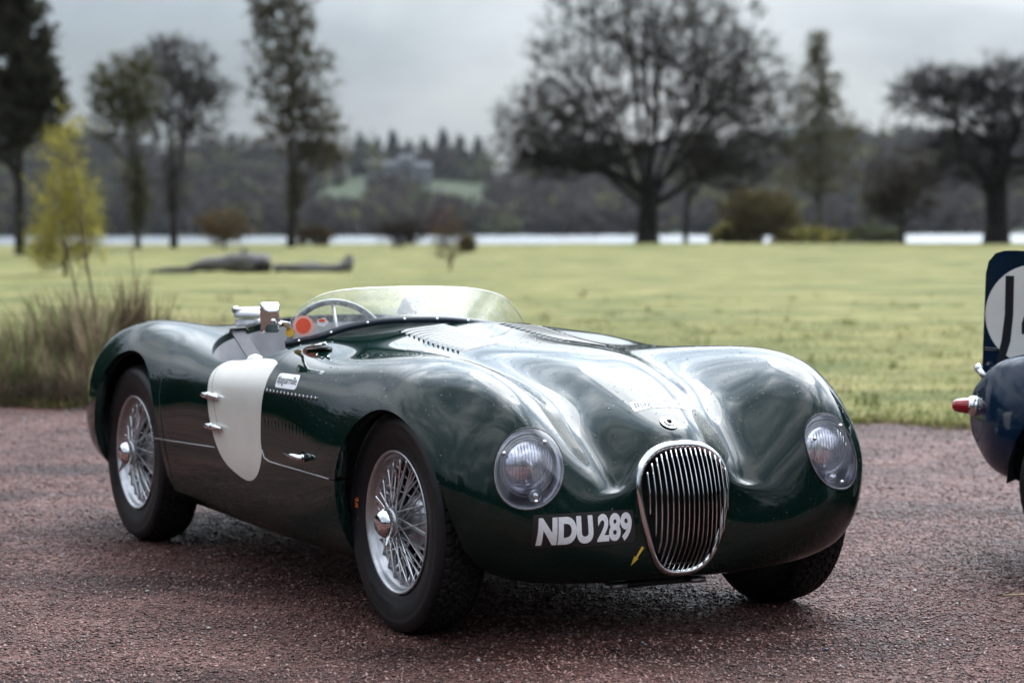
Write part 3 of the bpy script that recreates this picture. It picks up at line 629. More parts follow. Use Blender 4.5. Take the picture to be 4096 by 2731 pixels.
put_text('plate_letters', 'NDU', M_['letter_white'], pl, lambda u, v: front(*Q(u, v), .0024), .055, 26)
Q2 = quad([(-.306, .3975), (-.186, .397), (-.186, .3135), (-.310, .3145)])
put_text('plate_numbers', '289', M_['letter_white'], pl, lambda u, v: front(*Q2(u, v), .0024), .040, 20, .02)
# small yellow arrow
AR = [(-.1405, .287), (-.1495, .292), (-.170, .262), (-.1765, .264), (-.184, .236), (-.160, .256), (-.1645, .258)]
m = MB(); AP = [front(y, z, .002) for y, z in AR]; m.add(AP, [(0, 1, 2, 6), (2, 3, 4, 5, 6)]); m.build('yellow_arrow', M_['yellow'], car, smooth=False)
# stickers
def top(x, y, off): return on_body((x, y, 2), (0, 0, -1), off)[0]
SQ = [(.308, -.078), (.296, .115), (.338, .115), (.350, -.082)]
sk = patch('bonnet_sticker', np.where(B.P[:, 2] > .55, poly_sdf(B.P[:, 0], B.P[:, 1], SQ), 1), M_['sticker_white'], .0012, bn)
Q3 = quad([(.310, -.070), (.298, .107), (.337, .107), (.347, -.073)])
mat('sticker_ink', (.05, .05, .055), .6)
put_text('sticker_text', '#jaguarmille', M_['sticker_ink'], sk, lambda u, v: top(*Q3(u, v), .0022), .006, 16)
def sidep(x, z, off): return on_body((x, -2, z), (0, 1, 0), off)[0]
SS = [(-.873, .750), (-.690, .752), (-.668, .706), (-.850, .704)]
sk2 = patch('side_sticker', np.where(B.P[:, 1] < -.5, poly_sdf(B.P[:, 0], B.P[:, 2], SS), 1), M_['sticker_white'], .0012, bn)
Q4 = quad([(-.864, .743), (-.698, .744), (-.679, .713), (-.845, .711)])
put_text('sticker_text', '#jaguarmille', M_['sticker_ink'], sk2, lambda u, v: sidep(*Q4(u, v), .0022), .006, 16)
# ---- wheels (axle along local y, outer face towards -y)
def make_wheel():
    root = empty('wheel')
    A_ = 300; zz = np.linspace(-.066, .066, 31); V = []
    hs = list(zz)
    for i in range(A_):
        t = 2 * math.pi * i / A_
        for h in hs:
            r_ = .3445 - 1.1 * h * h * 2.0 - (max(0, abs(h) - .056) * .35)
            ph = i * 2 * math.pi / 5.0
            g = 0
            for c in (-.042, -.014, .014, .042):
                if abs(h - c - .0045 * (1 if math.sin(ph + c * 200) > 0 else -1)) < .0026: g = 1
            if abs(h) > .048 and (i % 5) == 0: g = 1
            if abs(h) < .048 and (i % 5) == (2 if int((h + 1) / .028) % 2 else 4): g = .7
            r_ -= .0065 * g; V.append((r_ * math.cos(t), h, r_ * math.sin(t)))
    k = len(hs); m = MB(); m.add(V, [(i * k + j, i * k + j + 1, ((i + 1) % A_) * k + j + 1, ((i + 1) % A_) * k + j) for i in range(A_) for j in range(k - 1)])
    m.build('tread', M_['tread_rubber'], root, smooth=False)
    m = MB()
    for s in (-1, 1):
        m.lathe([(r_, s * h) for r_, h in ((.334, .0655), (.3325, .072), (.325, .0795), (.310, .0845), (.304, .0858), (.302, .0850), (.288, .0865), (.270, .0855), (.252, .081), (.238, .0755), (.232, .0745), (.224, .071), (.216, .066))], 96, 'y')
    ty = m.build('tyre', M_['rubber'], root)
    ty2 = MB()
    for c, t0, tm in (('DUNLOP', 62, .262), ('DUNLOP', 242, .262)):
        for q, ch in enumerate(c):
            bm = text_mesh(ch, .01); t = R(t0 + 3 * 7 - q * 6.2)
            for v in bm.verts:
                u, w = (v.co.x - .3) * .026, (v.co.y - .35) * .030; rad = tm + w; tt = t - u / tm; v.co = Vector((rad * math.cos(tt), -.0875, rad * math.sin(tt)))
            vs = [tuple(v.co) for v in bm.verts]; fs = [tuple(v.index for v in f_.verts) for f_ in bm.faces]; ty2.add(vs, fs); bm.free()
    ty2.build('tyre_lettering', M_['tread_rubber'], root, smooth=False)
    m = MB(); m.lathe([(.2135, -.060), (.2205, -.0715), (.2215, -.075), (.2175, -.0775), (.212, -.0745), (.206, -.064), (.2045, -.056), (.2015, -.053), (.197, -.048), (.190, -.038), (.184, -.01), (.184, .02), (.196, .045), (.205, .062), (.2205, .072), (.222, .068)], 96, 'y'); m.build('rim', M_['silver_paint'], root)
    m = MB(); m.lathe([(.0, -.128), (.030, -.128), (.0345, -.122), (.0345, -.100), (.046, -.099), (.047, -.088), (.040, -.080), (.040, -.02), (.055, .005), (.055, .04), (0, .04)], 40, 'y'); m.build('hub', M_['silver_paint'], root)
    m = MB(); m.lathe([(.0, -.016), (.060, -.020), (.078, -.010), (.082, .010), (.080, .04), (0, .04)], 48, 'y'); m.build('drum_face', M_['silver_paint'], root)
    m = MB(); m.lathe([(0, .042), (.150, .042), (.158, .05), (.158, .10), (0, .10)], 48, 'y'); m.build('brake_drum', M_['black_metal'], root)
    m = MB(); m.lathe([(.0, -.136), (.024, -.1365), (.028, -.134), (.036, -.128), (.0445, -.118), (.0455, -.106), (.043, -.098), (.036, -.096)], 40, 'y')
    sp = m.build('knock_off_nut', M_['chrome'], root)
    for sg in (-1, 1):
        m = MB(); a0 = R(112); dr_ = np.array((math.cos(a0), 0, math.sin(a0))) * sg; sd = np.array((-math.sin(a0), 0, math.cos(a0)))
        m.tube([dr_ * .030 + (0, -.104, 0), dr_ * .048 + (0, -.110, 0), dr_ * .068 + (0, -.119, 0), dr_ * .086 + (0, -.127, 0)], [.019, .016, .011, .005], 10, flat=.38, up=(0, 1, 0)); m.build('knock_off_ear', M_['chrome'], sp)
    def spoke(a0, r0, h0, a1, r1, h1, rr=.0031):
        m = MB(); P_ = np.array([(r0 * math.cos(a0), h0, r0 * math.sin(a0)), (r1 * math.cos(a1), h1, r1 * math.sin(a1))]); P_ = np.array([P_[0], P_[0] * .12 + P_[1] * .88, P_[0] * .11 + P_[1] * .89, P_[1]])
        m.tube(P_, [rr, rr, rr * 1.5, rr * 1.5], 6); return m.build('spoke', M_['spoke_steel'], root)
    pro = {}
    for kind, (r0, h0, r1, h1, off) in {'o': (.041, -.082, .196, -.044, 34), 'i': (.056, .030, .190, -.030, 38), 'm': (.044, -.068, .187, -.012, 20)}.items():
        for sg in (-1, 1): pro[kind, sg] = (r0, h0, r1, h1, R(off) * sg)
    n = {'o': 12, 'm': 12, 'i': 12}; cnt = 0
    for (kind, sg), (r0, h0, r1, h1, off) in pro.items():
        base = None
        for i in range(n[kind]):
            ang = 2 * math.pi * i / n[kind] + {'o': 0, 'm': .13, 'i': .30}[kind] + .06 * sg
            if base is None: base = spoke(0, r0, h0, off, r1, h1); base.rotation_euler = (0, -ang, 0)
            else:
                o = base.copy(); COL.objects.link(o); o.rotation_euler = (0, -ang, 0)
    return root
wheel = make_wheel(); wheel.parent = car; wheel.location = (0, -.6475, .3415)
def copy_tree(o, parent):
    c = o.copy(); COL.objects.link(c); c.parent = parent
    for ch in list(o.children): copy_tree(ch, c)
    return c
for (x, s, sc_, rot) in ((0, 1, 1, .4), (-2.438, -1, 1.015, .9), (-2.438, 1, 1.015, 1.7)):
    w = copy_tree(wheel, car); w.location = (x, s * .6475, .3415 + (.005 if x < -1 else 0)); w.scale = (sc_,) * 3; w.rotation_euler = (0, rot, 0 if s < 0 else math.pi)
def wtext(txt, t, rad, sz, par):
    bm = text_mesh(txt, .02)
    for v in bm.verts:
        u, w = (v.co.x - .6) * sz, (v.co.y - .35) * sz; rr = rad - w; tt = t - u / rad; v.co = Vector((rr * math.cos(tt), -.0868, rr * math.sin(tt)))
    me = bpy.data.meshes.new('tyre_mark'); bm.to_mesh(me); bm.free(); me.materials.append(M_['orange_mark']); o = bpy.data.objects.new('tyre_mark', me); COL.objects.link(o); o.parent = par
wtext('RF', R(172), .268, .034, wheel); wtext('_', R(182), .246, .02, wheel)
# ---- rain on the paint and glass
def drops(name, S_, n, parent, sel, rmin, rmax, m_):
    F = [q for q in S_.F if sel(S_.P[q[0]], S_.N[q[0]])]; P = S_.P; areas = np.array([np.linalg.norm(np.cross(P[q[1]] - P[q[0]], P[q[2]] - P[q[0]])) for q in F]); pr_ = areas / areas.sum()
    idx = rng.choice(len(F), n, p=pr_); V = []; Fo = []; k = 6
    for i in idx:
        q = F[i]; a, b = rng.random(2); p = P[q[0]] + (P[q[1]] - P[q[0]]) * a + (P[q[-1]] - P[q[0]]) * b; nn = S_.N[q[0]]
        r_ = rmin + (rmax - rmin) * rng.random() ** 1.6; u = np.cross(nn, (.3, .5, .8)); u /= np.linalg.norm(u); v = np.cross(nn, u); b0 = len(V)
        for rr, hh in ((1, 0), (.72, .42)):
            for j in range(k):
                t = 2 * math.pi * j / k; V.append(p + r_ * rr * (math.cos(t) * u + math.sin(t) * v) + nn * r_ * hh)
        V.append(p + nn * r_ * .6)
        for j in range(k):
            Fo.append((b0 + j, b0 + (j + 1) % k, b0 + k + (j + 1) % k, b0 + k + j)); Fo.append((b0 + k + j, b0 + k + (j + 1) % k, b0 + 2 * k))
    o = mesh_obj(name, np.array(V), Fo, m_, parent); o['kind'] = 'stuff'; return o
drops('raindrops', bonnet, 5200, car, lambda p, n: n[2] > -.15 and p[0] > -.6, .0008, .0028, M_['water'])
drops('raindrops', body, 900, car, lambda p, n: n[2] > .3, .0007, .0018, M_['water'])
GS = Surf(np.array(V_ := [v for v in np.concatenate([(WB * (1 - t) + WT * t + np.array((.0005, 0, 0))) for t in np.linspace(0, 1, 9)])]), np.tile(np.array((.98, 0, .2)), (540, 1)), [(j * 60 + i, j * 60 + i + 1, (j + 1) * 60 + i + 1, (j + 1) * 60 + i) for j in range(8) for i in range(59)])
drops('raindrops', GS, 750, ws, lambda p, n: True, .0006, .0022, M_['water'])
for s in (-1, 1): drops('raindrops', lens[s].offset(.002), 260, car, lambda p, n: True, .0005, .0016, M_['water'])
# ================================================================== the blue racing car at the right edge (tail with a fin)
mat('paint_blue', (.004, .014, .034), .4, coat=.55, spec=.0, coat_r=.08, noise_v=.2, noise_s=4)
mat('red_lens', (.32, .004, .012), .12, coat=1)
mat('fin_white', (.74, .72, .67), .35, coat=.4, noise_v=.05, noise_s=8)
mat('number_black', (.006, .007, .012), .4)
car2 = empty('blue_racing_car', (1.79, 9.20, 0), R(-25)); tag(car2, 'dark blue racing car with tall tail fin, white number roundel and red tail lamp', 'car')
def s2(x, w, top, bot, fz, sq=1.0):
    # w half width, top centre height, bot underside, fz fender crest height
    mid = (top + bot) / 2
    return [(x, 0, top), (x, w * .25, top - .005), (x, w * .45, top - .012), (x, w * .62, (top * .3 + fz * .7)), (x, w * .78, fz), (x, w * .91, fz - (fz - mid) * .28), (x, w * .98, mid + (fz - mid) * .35), (x, w, mid), (x, w * .97, mid - (mid - bot) * .4), (x, w * .88, mid - (mid - bot) * .78), (x, w * .65, bot + .005), (x, w * .3, bot), (x, 0, bot)]
T2 = [[(-.02, .10 * math.sin(math.pi * k / 12), .54 + .07 * math.cos(math.pi * k / 12)) for k in range(13)],
      s2(.0, .23, .62, .46, .62), s2(.06, .37, .67, .39, .675), s2(.14, .52, .71, .335, .735), s2(.30, .66, .745, .30, .782), s2(.55, .72, .78, .26, .81), s2(.85, .745, .80, .22, .80), s2(1.2, .75, .80, .19, .76), s2(1.7, .75, .80, .17, .72), s2(2.3, .75, .78, .16, .74), s2(2.9, .76, .76, .16, .78), s2(3.3, .68, .70, .17, .70), s2(3.6, .50, .58, .22, .56), [(3.75, .16 * math.sin(math.pi * k / 12), .42 + .10 * math.cos(math.pi * k / 12)) for k in range(13)]]
Q0 = loft(T2, 150, 160); A2 = (.615, .335, .37); A3 = (2.95, .335, .36)
Qb, _ = Q0.split(arch_f(Q0.P, *A2, .35)); Qb, _ = Qb.split(arch_f(Qb.P, *A3, .35))
b2 = Qb.obj('body', [M_['paint_blue']], car2)
for s in (-1, 1): lip(Qb, lambda p: abs(arch_f(p[None], *A2, .35)[0]) < .004 and p[1] * s > .37, inw, .03, 'arch_lip', M_['paint_blue'], b2)
for (cx, cz, r) in (A2, A3):
    for s in (-1, 1):
        m = MB(); k = 16; A = [(cx + (r + .004) * math.cos(t), cz + (r + .004) * math.sin(t)) for t in np.linspace(math.pi, 0, k)]
        m.add([(a, .66 * s, b) for a, b in A] + [(a, .34 * s, b) for a, b in A], [(i, i + 1, k + i + 1, k + i) for i in range(k - 1)] + [tuple(range(k, 2 * k))]); m.build('wheel_well', M_['dark_inside'], car2, smooth=False)
FN = [(.0, .60), (.004, .80), (.012, 1.05), (.022, 1.095), (.045, 1.122), (.075, 1.131), (.11, 1.131), (.45, 1.115), (.80, 1.085), (1.10, 1.04), (1.3, .99), (1.35, .70), (.6, .60)]
def extr(P2, y0, y1, name, m_, par, bev=0):
    m = MB(); k = len(P2); m.add([(a, y0, b) for a, b in P2] + [(a, y1, b) for a, b in P2], [tuple(range(k)), tuple(range(k, 2 * k))[::-1]] + [(i, (i + 1) % k, k + (i + 1) % k, k + i) for i in range(k)]); o = m.build(name, m_, par, smooth=False)
    if bev: b_ = o.modifiers.new('b', 'BEVEL'); b_.width = bev; b_.segments = 3
    return o
fin = extr(FN, -.022, .022, 'fin', M_['paint_blue'], car2, .008)
circ = [(.190 + .186 * math.cos(t), .900 + .188 * math.sin(t)) for t in np.linspace(0, 2 * math.pi, 48, endpoint=False)]
rd = extr(circ, -.0235, -.0225, 'fin_roundel', M_['fin_white'], fin)
one = [(.080, 1.045), (.112, 1.045), (.110, .90), (.100, .80), (.076, .72), (.046, .72), (.066, .80), (.078, .90)]
extr(one, -.0248, -.0236, 'numeral_one', M_['number_black'], rd)
extr([(.200, 1.04), (.238, 1.04), (.176, .865), (.290, .865), (.290, .828), (.142, .828), (.142, .868)], -.0248, -.0236, 'numeral_four', M_['number_black'], rd)
extr([(.230, .93), (.263, .93), (.263, .74), (.230, .74)], -.0262, -.0249, 'numeral_stroke', M_['number_black'], rd)
m = MB(); m.tube([(.002, -.0245, .775), (.06, -.0245, .772), (.062, -.0245, .764), (.004, -.0245, .766)], .0012, 4); m.build('fin_seam', M_['aluminium'], fin)
m = MB(); lc = np.array((.03, -.335, .577)); ld = np.array((-1, -.30, .02)); ld /= np.linalg.norm(ld)
q = Vector(ld).to_track_quat('Y', 'Z').to_matrix().to_4x4()
lo2 = MB(); lo2.lathe([(0, .068), (.011, .066), (.020, .059), (.025, .045), (.028, .020), (.029, .004)], 28, 'y'); lmp = lo2.build('tail_lamp', M_['red_lens'], car2, M=Matrix.Translation(lc) @ q)
lo2 = MB(); lo2.lathe([(.028, .008), (.033, .007), (.036, .0), (.037, -.012), (.036, -.04)], 28, 'y'); lo2.build('lamp_bezel', M_['chrome'], lmp, M=Matrix.Translation(lc) @ q)
m = MB(); m.sphere((.0, -.10, .70), .018, 10, 8, (1, .8, 1)); m.tube([(.0, -.10, .70), (.03, -.11, .66)], .014, 8); m.build('filler_catch', M_['chrome'], car2)
m = MB(); m.tube([on for on in [tuple(np.array((.055, -.42 * math.sin(t), .535 + .145 * math.cos(t))) * 1.0) for t in np.linspace(.15, 2.7, 18)]], .0015, 4); m.build('body_seam', M_['black_metal'], b2)
for (x, s) in ((.615, -1), (.615, 1), (2.95, -1), (2.95, 1)):
    w = copy_tree(wheel, car2); w.location = (x, s * .60, .335); w.scale = (.975,) * 3; w.rotation_euler = (0, .7 + x, 0 if s < 0 else math.pi)
    for c in list(w.children):
        if c.name.startswith('tyre_mark'): bpy.data.objects.remove(c)
for w in [o for o in car.children if o.name.startswith('wheel.')]:
    for c in list(w.children):
        if c.name.startswith('tyre'):
            for g in list(c.children):
                if g.name.startswith('tyre_mark'): bpy.data.objects.remove(g)
# ================================================================== ground, lake, hills
def gmat(name, stops, rough=.8, spec=.3, scale=3, bump=.3, bs=40, detail=8, extra=None, vor=None, sparkle=False):
    m = bpy.data.materials.new(name); m.use_nodes = True; nt = m.node_tree; b = nt.nodes['Principled BSDF']; b.inputs['Roughness'].default_value = rough; b.inputs['Specular IOR Level'].default_value = spec
    g = nt.nodes.new('ShaderNodeNewGeometry'); n = nt.nodes.new('ShaderNodeTexNoise'); n.inputs['Scale'].default_value = scale; n.inputs['Detail'].default_value = detail; n.inputs['Roughness'].default_value = .65
    nt.links.new(g.outputs['Position'], n.inputs['Vector']); r = nt.nodes.new('ShaderNodeValToRGB'); el = r.color_ramp.elements
    el[0].position = stops[0][0]; el[0].color = (*stops[0][1], 1); el[1].position = stops[-1][0]; el[1].color = (*stops[-1][1], 1)
    for p, c in stops[1:-1]: e_ = el.new(p); e_.color = (*c, 1)
    nt.links.new(n.outputs['Fac'], r.inputs[0]); col = r.outputs[0]
    if extra:      # (scale, colour, lo, hi): patches of a second colour
        n2 = nt.nodes.new('ShaderNodeTexNoise'); n2.inputs['Scale'].default_value = extra[0]; n2.inputs['Detail'].default_value = 5; mp_ = nt.nodes.new('ShaderNodeMapping'); mp_.inputs['Scale'].default_value = (.45, 1, 1); nt.links.new(g.outputs['Position'], mp_.inputs[0]); nt.links.new(mp_.outputs[0], n2.inputs['Vector'])
        mr = nt.nodes.new('ShaderNodeMapRange'); mr.inputs[1].default_value = extra[2]; mr.inputs[2].default_value = extra[3]; nt.links.new(n2.outputs[0], mr.inputs[0])
        mx_ = nt.nodes.new('ShaderNodeMixRGB'); mx_.inputs[2].default_value = (*extra[1], 1); nt.links.new(mr.outputs[0], mx_.inputs[0]); nt.links.new(col, mx_.inputs[1]); col = mx_.outputs[0]
    if vor:
        v = nt.nodes.new('ShaderNodeTexVoronoi'); v.inputs['Scale'].default_value = vor; nt.links.new(g.outputs['Position'], v.inputs['Vector'])
        hs = nt.nodes.new('ShaderNodeSeparateColor'); nt.links.new(v.outputs['Color'], hs.inputs[0])
        mr = nt.nodes.new('ShaderNodeMapRange'); mr.inputs[3].default_value = .30; mr.inputs[4].default_value = 1.75; nt.links.new(hs.outputs[0], mr.inputs[0])
        ml = nt.nodes.new('ShaderNodeVectorMath'); ml.operation = 'SCALE'; nt.links.new(col, ml.inputs[0]); nt.links.new(mr.outputs[0], ml.inputs['Scale']); col = ml.outputs[0]
        b2_ = nt.nodes.new('ShaderNodeBump'); b2_.inputs['Strength'].default_value = 1.0; b2_.inputs['Distance'].default_value = .006; b2_.invert = True; nt.links.new(v.outputs['Distance'], b2_.inputs['Height'])
        rr = nt.nodes.new('ShaderNodeMapRange'); rr.inputs[3].default_value = .38; rr.inputs[4].default_value = .75; nt.links.new(hs.outputs[1], rr.inputs[0]); nt.links.new(rr.outputs[0], b.inputs['Roughness'])
    nt.links.new(col, b.inputs['Base Color'])
    nb = nt.nodes.new('ShaderNodeTexNoise'); nb.inputs['Scale'].default_value = bs; nb.inputs['Detail'].default_value = 6; nt.links.new(g.outputs['Position'], nb.inputs['Vector'])
    bp_ = nt.nodes.new('ShaderNodeBump'); bp_.inputs['Strength'].default_value = bump; bp_.inputs['Distance'].default_value = .05; nt.links.new(nb.outputs[0], bp_.inputs['Height'])
    if vor: nt.links.new(b2_.outputs[0], bp_.inputs['Normal'])
    nt.links.new(bp_.outputs[0], b.inputs['Normal']); MATS[name] = m; return m
gmat('gravel', [(.30, (.034, .0145, .012)), (.5, (.086, .039, .0325)), (.70, (.140, .072, .061))], .8, .06, 2.2, .9, 14, vor=95, extra=(1.1, (.020, .0085, .007), .48, .66))
gmat('lawn', [(.28, (.075, .080, .026)), (.45, (.155, .150, .050)), (.58, (.215, .192, .070)), (.72, (.27, .215, .115))], .9, .1, 1.1, .8, 30, extra=(.7, (.080, .095, .028), .48, .64))
gmat('earth', [(.3, (.03, .045, .012)), (.7, (.07, .085, .025))], .9, .1, .2)
gmat('hill_ground', [(.3, (.045, .05, .03)), (.55, (.034, .048, .022)), (.7, (.048, .068, .028))], .9, .1, .012, 0, 1)
def noise2(x, y, s, seed=0): return noise.noise(Vector((x * s + seed * 7.3, y * s - seed * 3.1, seed * 1.7)))
def edge_y(x): return 15.33 - x * .305 + .16 * noise2(x, 0, 1.3, 3) + .12 * noise2(x, 0, 5, 4)
def lawn_z(x, y):
    z = .035 + .05 * noise2(x, y, .12, 1) * min(1, (y - 14) / 20) + .015 * noise2(x, y, .8, 2)
    if y > 101: z -= min((y - 101) ** 1.5 * .022, 5.5)
    return z
def gz(x, y): return .020 * noise2(x, y * 1.6, 1.1, 5) + .012 * noise2(x, y * 1.7, 3.1, 6) + .006 * noise2(x, y * 1.3, 9, 7)
# gravel: fine grid near the camera with ruts
xs = np.concatenate([np.linspace(-60, -6, 20)[:-1], np.linspace(-6, 6, 260), np.linspace(6, 60, 20)[1:]]); ysv = np.concatenate([np.linspace(-14, 2.5, 10)[:-1], np.linspace(2.5, 20, 340), np.linspace(20, 34, 8)[1:]])
V = []; F = []
for y in ysv:
    for x in xs:
        z = 0 if (y < 2) else gz(x, y)
        dcar = min(1, max(0, (math.hypot((x - .28) / 1.6, (y - 8.4) / 2.0) - .9)))
        V.append((x, y, z * (.25 + .75 * dcar)))
nx_ = len(xs); F = [(j * nx_ + i, j * nx_ + i + 1, (j + 1) * nx_ + i + 1, (j + 1) * nx_ + i) for j in range(len(ysv) - 1) for i in range(nx_ - 1) if ysv[j] < edge_y(xs[i]) + 1.2]
o = mesh_obj('gravel_road', np.array(V), F, M_['gravel']); tag(o, kind='structure')
# lawn from the gravel edge down to the lake
xs = np.concatenate([np.linspace(-160, -14, 24)[:-1], np.linspace(-14, 14, 170), np.linspace(14, 160, 24)[1:]]); rowsn = 150; V = []
for j in range(rowsn):
    t = (j / (rowsn - 1)) ** 2.2
    for x in xs:
        y0 = edge_y(max(-40, min(40, x))); y = y0 + (170 - y0) * t; z = lawn_z(x, y)
        if j == 0: z = -.02
        V.append((x, y, z))
nx_ = len(xs); F = [(j * nx_ + i, j * nx_ + i + 1, (j + 1) * nx_ + i + 1, (j + 1) * nx_ + i) for j in range(rowsn - 1) for i in range(nx_ - 1)]
tag(mesh_obj('lawn', np.array(V), F, M_['lawn']), kind='structure')
# land round about and behind the camera
m = MB(); m.add([(-900, -700, -.06), (900, -700, -.06), (900, 13, -.06), (-900, 13, -.06)], [(0, 1, 2, 3)]); m.add([(-900, 13, -.06), (-60, 13, -.06), (-60, 170, -5.6), (-900, 170, -5.6)], [(0, 1, 2, 3)]); m.add([(60, 13, -.06), (900, 13, -.06), (900, 170, -5.6), (60, 170, -5.6)], [(0, 1, 2, 3)])
tag(m.build('ground', M_['earth'], smooth=False), kind='structure')
# lake
lm = bpy.data.materials.new('lake_water'); lm.use_nodes = True; nt = lm.node_tree; b = nt.nodes['Principled BSDF']; b.inputs['Base Color'].default_value = (.02, .03, .035, 1); b.inputs['Roughness'].default_value = .25; b.inputs['IOR'].default_value = 1.33; b.inputs['Specular IOR Level'].default_value = .5
g = nt.nodes.new('ShaderNodeNewGeometry'); n = nt.nodes.new('ShaderNodeTexNoise'); n.inputs['Scale'].default_value = .9; n.inputs['Detail'].default_value = 6; nt.links.new(g.outputs['Position'], n.inputs[0]); sb = nt.nodes.new('ShaderNodeVectorMath'); sb.operation = 'SUBTRACT'; sb.inputs[1].default_value = (.5, .5, .5); nt.links.new(n.outputs['Color'], sb.inputs[0]); ma = nt.nodes.new('ShaderNodeVectorMath'); ma.operation = 'MULTIPLY_ADD'; ma.inputs[1].default_value = (.9, .9, 0); ma.inputs[2].default_value = (0, 0, 1); nt.links.new(sb.outputs[0], ma.inputs[0]); nm = nt.nodes.new('ShaderNodeVectorMath'); nm.operation = 'NORMALIZE'; nt.links.new(ma.outputs[0], nm.inputs[0]); nt.links.new(nm.outputs[0], b.inputs['Normal'])   # short wind chop tilts the surface
m = MB(); m.add([(-1500, 125, -4.1), (1500, 125, -4.1), (1500, 2600, -4.1), (-1500, 2600, -4.1)], [(0, 1, 2, 3)]); tag(m.build('lake', lm), kind='structure')
# far shore
def hill_h(x, y):
    t = max(0, min(1, (y - 600) / 330)); u = x / y * 5599 + 1176            # bearing, for laying out the ridge
    ridge = np.interp(u, [-1500, -200, 250, 560, 840, 1150, 1500, 1900, 2100, 2400, 4000], [40, 34, 19, 17, 15, 12, 15, 22, 21, 20, 30])
    return -4.6 + (ridge + 4.6) * (t * t * (3 - 2 * t)) + 2.2 * noise2(x, y, .012, 8) * t
xs = np.linspace(-1100, 1100, 150); ysv = np.linspace(592, 1150, 50); V = [(x, y, hill_h(x, y)) for y in ysv for x in xs]; nx_ = len(xs)
tag(mesh_obj('far_hillside', np.array(V), [(j * nx_ + i, j * nx_ + i + 1, (j + 1) * nx_ + i + 1, (j + 1) * nx_ + i) for j in range(49) for i in range(149)], M_['hill_ground']), kind='structure')
xs = np.linspace(-1500, 1500, 60); V = []
for j, y in enumerate((1500, 1800, 2100, 2500)):
    for x in xs:
        u = x / y * 5599 + 1176; V.append((x, y, (0, 30, 62, 40)[j] * np.interp(u, [-1000, 1500, 1850, 2050, 2350, 4000], [.9, .5, 1.35, 1.05, .95, 1.5]) + 5 * noise2(x, y, .004, 9)))
gmat('distant_hill', [(.35, (.05, .065, .06)), (.65, (.09, .10, .08))], .95, .05, .006, 0, 1)
tag(mesh_obj('distant_hill', np.array(V), [(j * 60 + i, j * 60 + i + 1, (j + 1) * 60 + i + 1, (j + 1) * 60 + i) for j in range(3) for i in range(59)], M_['distant_hill']), kind='structure')

# ------------------------------------------------------------------ woods far off: one mass, many small crowns
def cmat(name, rough=.85, spec=.15, trans=0, bump=0):
    m = bpy.data.materials.new(name); m.use_nodes = True; nt = m.node_tree; b = nt.nodes['Principled BSDF']; b.inputs['Roughness'].default_value = rough; b.inputs['Specular IOR Level'].default_value = spec
    a = nt.nodes.new('ShaderNodeAttribute'); a.attribute_name = 'col'; n = nt.nodes.new('ShaderNodeTexNoise'); n.inputs['Scale'].default_value = 2.5; g = nt.nodes.new('ShaderNodeNewGeometry'); nt.links.new(g.outputs['Position'], n.inputs[0])
    mr = nt.nodes.new('ShaderNodeMapRange'); mr.inputs[1].default_value = .3; mr.inputs[2].default_value = .7; mr.inputs[3].default_value = .6; mr.inputs[4].default_value = 1.35; nt.links.new(n.outputs[0], mr.inputs[0])
    ml = nt.nodes.new('ShaderNodeVectorMath'); ml.operation = 'SCALE'; nt.links.new(a.outputs['Color'], ml.inputs[0]); nt.links.new(mr.outputs[0], ml.inputs['Scale']); nt.links.new(ml.outputs[0], b.inputs['Base Color'])
    if trans:
        tl = nt.nodes.new('ShaderNodeBsdfTranslucent'); mx_ = nt.nodes.new('ShaderNodeMixShader'); mx_.inputs[0].default_value = trans; nt.links.new(ml.outputs[0], tl.inputs[0]); nt.links.new(b.outputs[0], mx_.inputs[1]); nt.links.new(tl.outputs[0], mx_.inputs[2]); nt.links.new(mx_.outputs[0], nt.nodes['Material Output'].inputs[0])
    MATS[name] = m; return m
cmat('foliage', trans=.4); cmat('bark', .9, .2); cmat('stone', .30, .16)
def raw_mesh(name, V, F, m, col=None, smooth=False):
    """V (n,3); F (k,3) or (k,4) int arrays; col per vertex"""
    me = bpy.data.meshes.new(name); n = len(V); k, w = F.shape
    me.vertices.add(n); me.vertices.foreach_set('co', np.asarray(V, np.float32).ravel()); me.loops.add(k * w); me.loops.foreach_set('vertex_index', F.astype(np.int32).ravel())
    me.polygons.add(k); me.polygons.foreach_set('loop_start', np.arange(0, k * w, w, dtype=np.int32)); me.polygons.foreach_set('loop_total', np.full(k, w, np.int32))
    if smooth: me.polygons.foreach_set('use_smooth', np.ones(k, bool))
    if col is not None:
        a = me.color_attributes.new('col', 'FLOAT_COLOR', 'POINT'); a.data.foreach_set('color', np.concatenate([np.asarray(col, np.float32), np.ones((n, 1), np.float32)], 1).ravel())
    me.materials.append(m); me.update(calc_edges=True); me.validate(); o = bpy.data.objects.new(name, me); COL.objects.link(o); return o
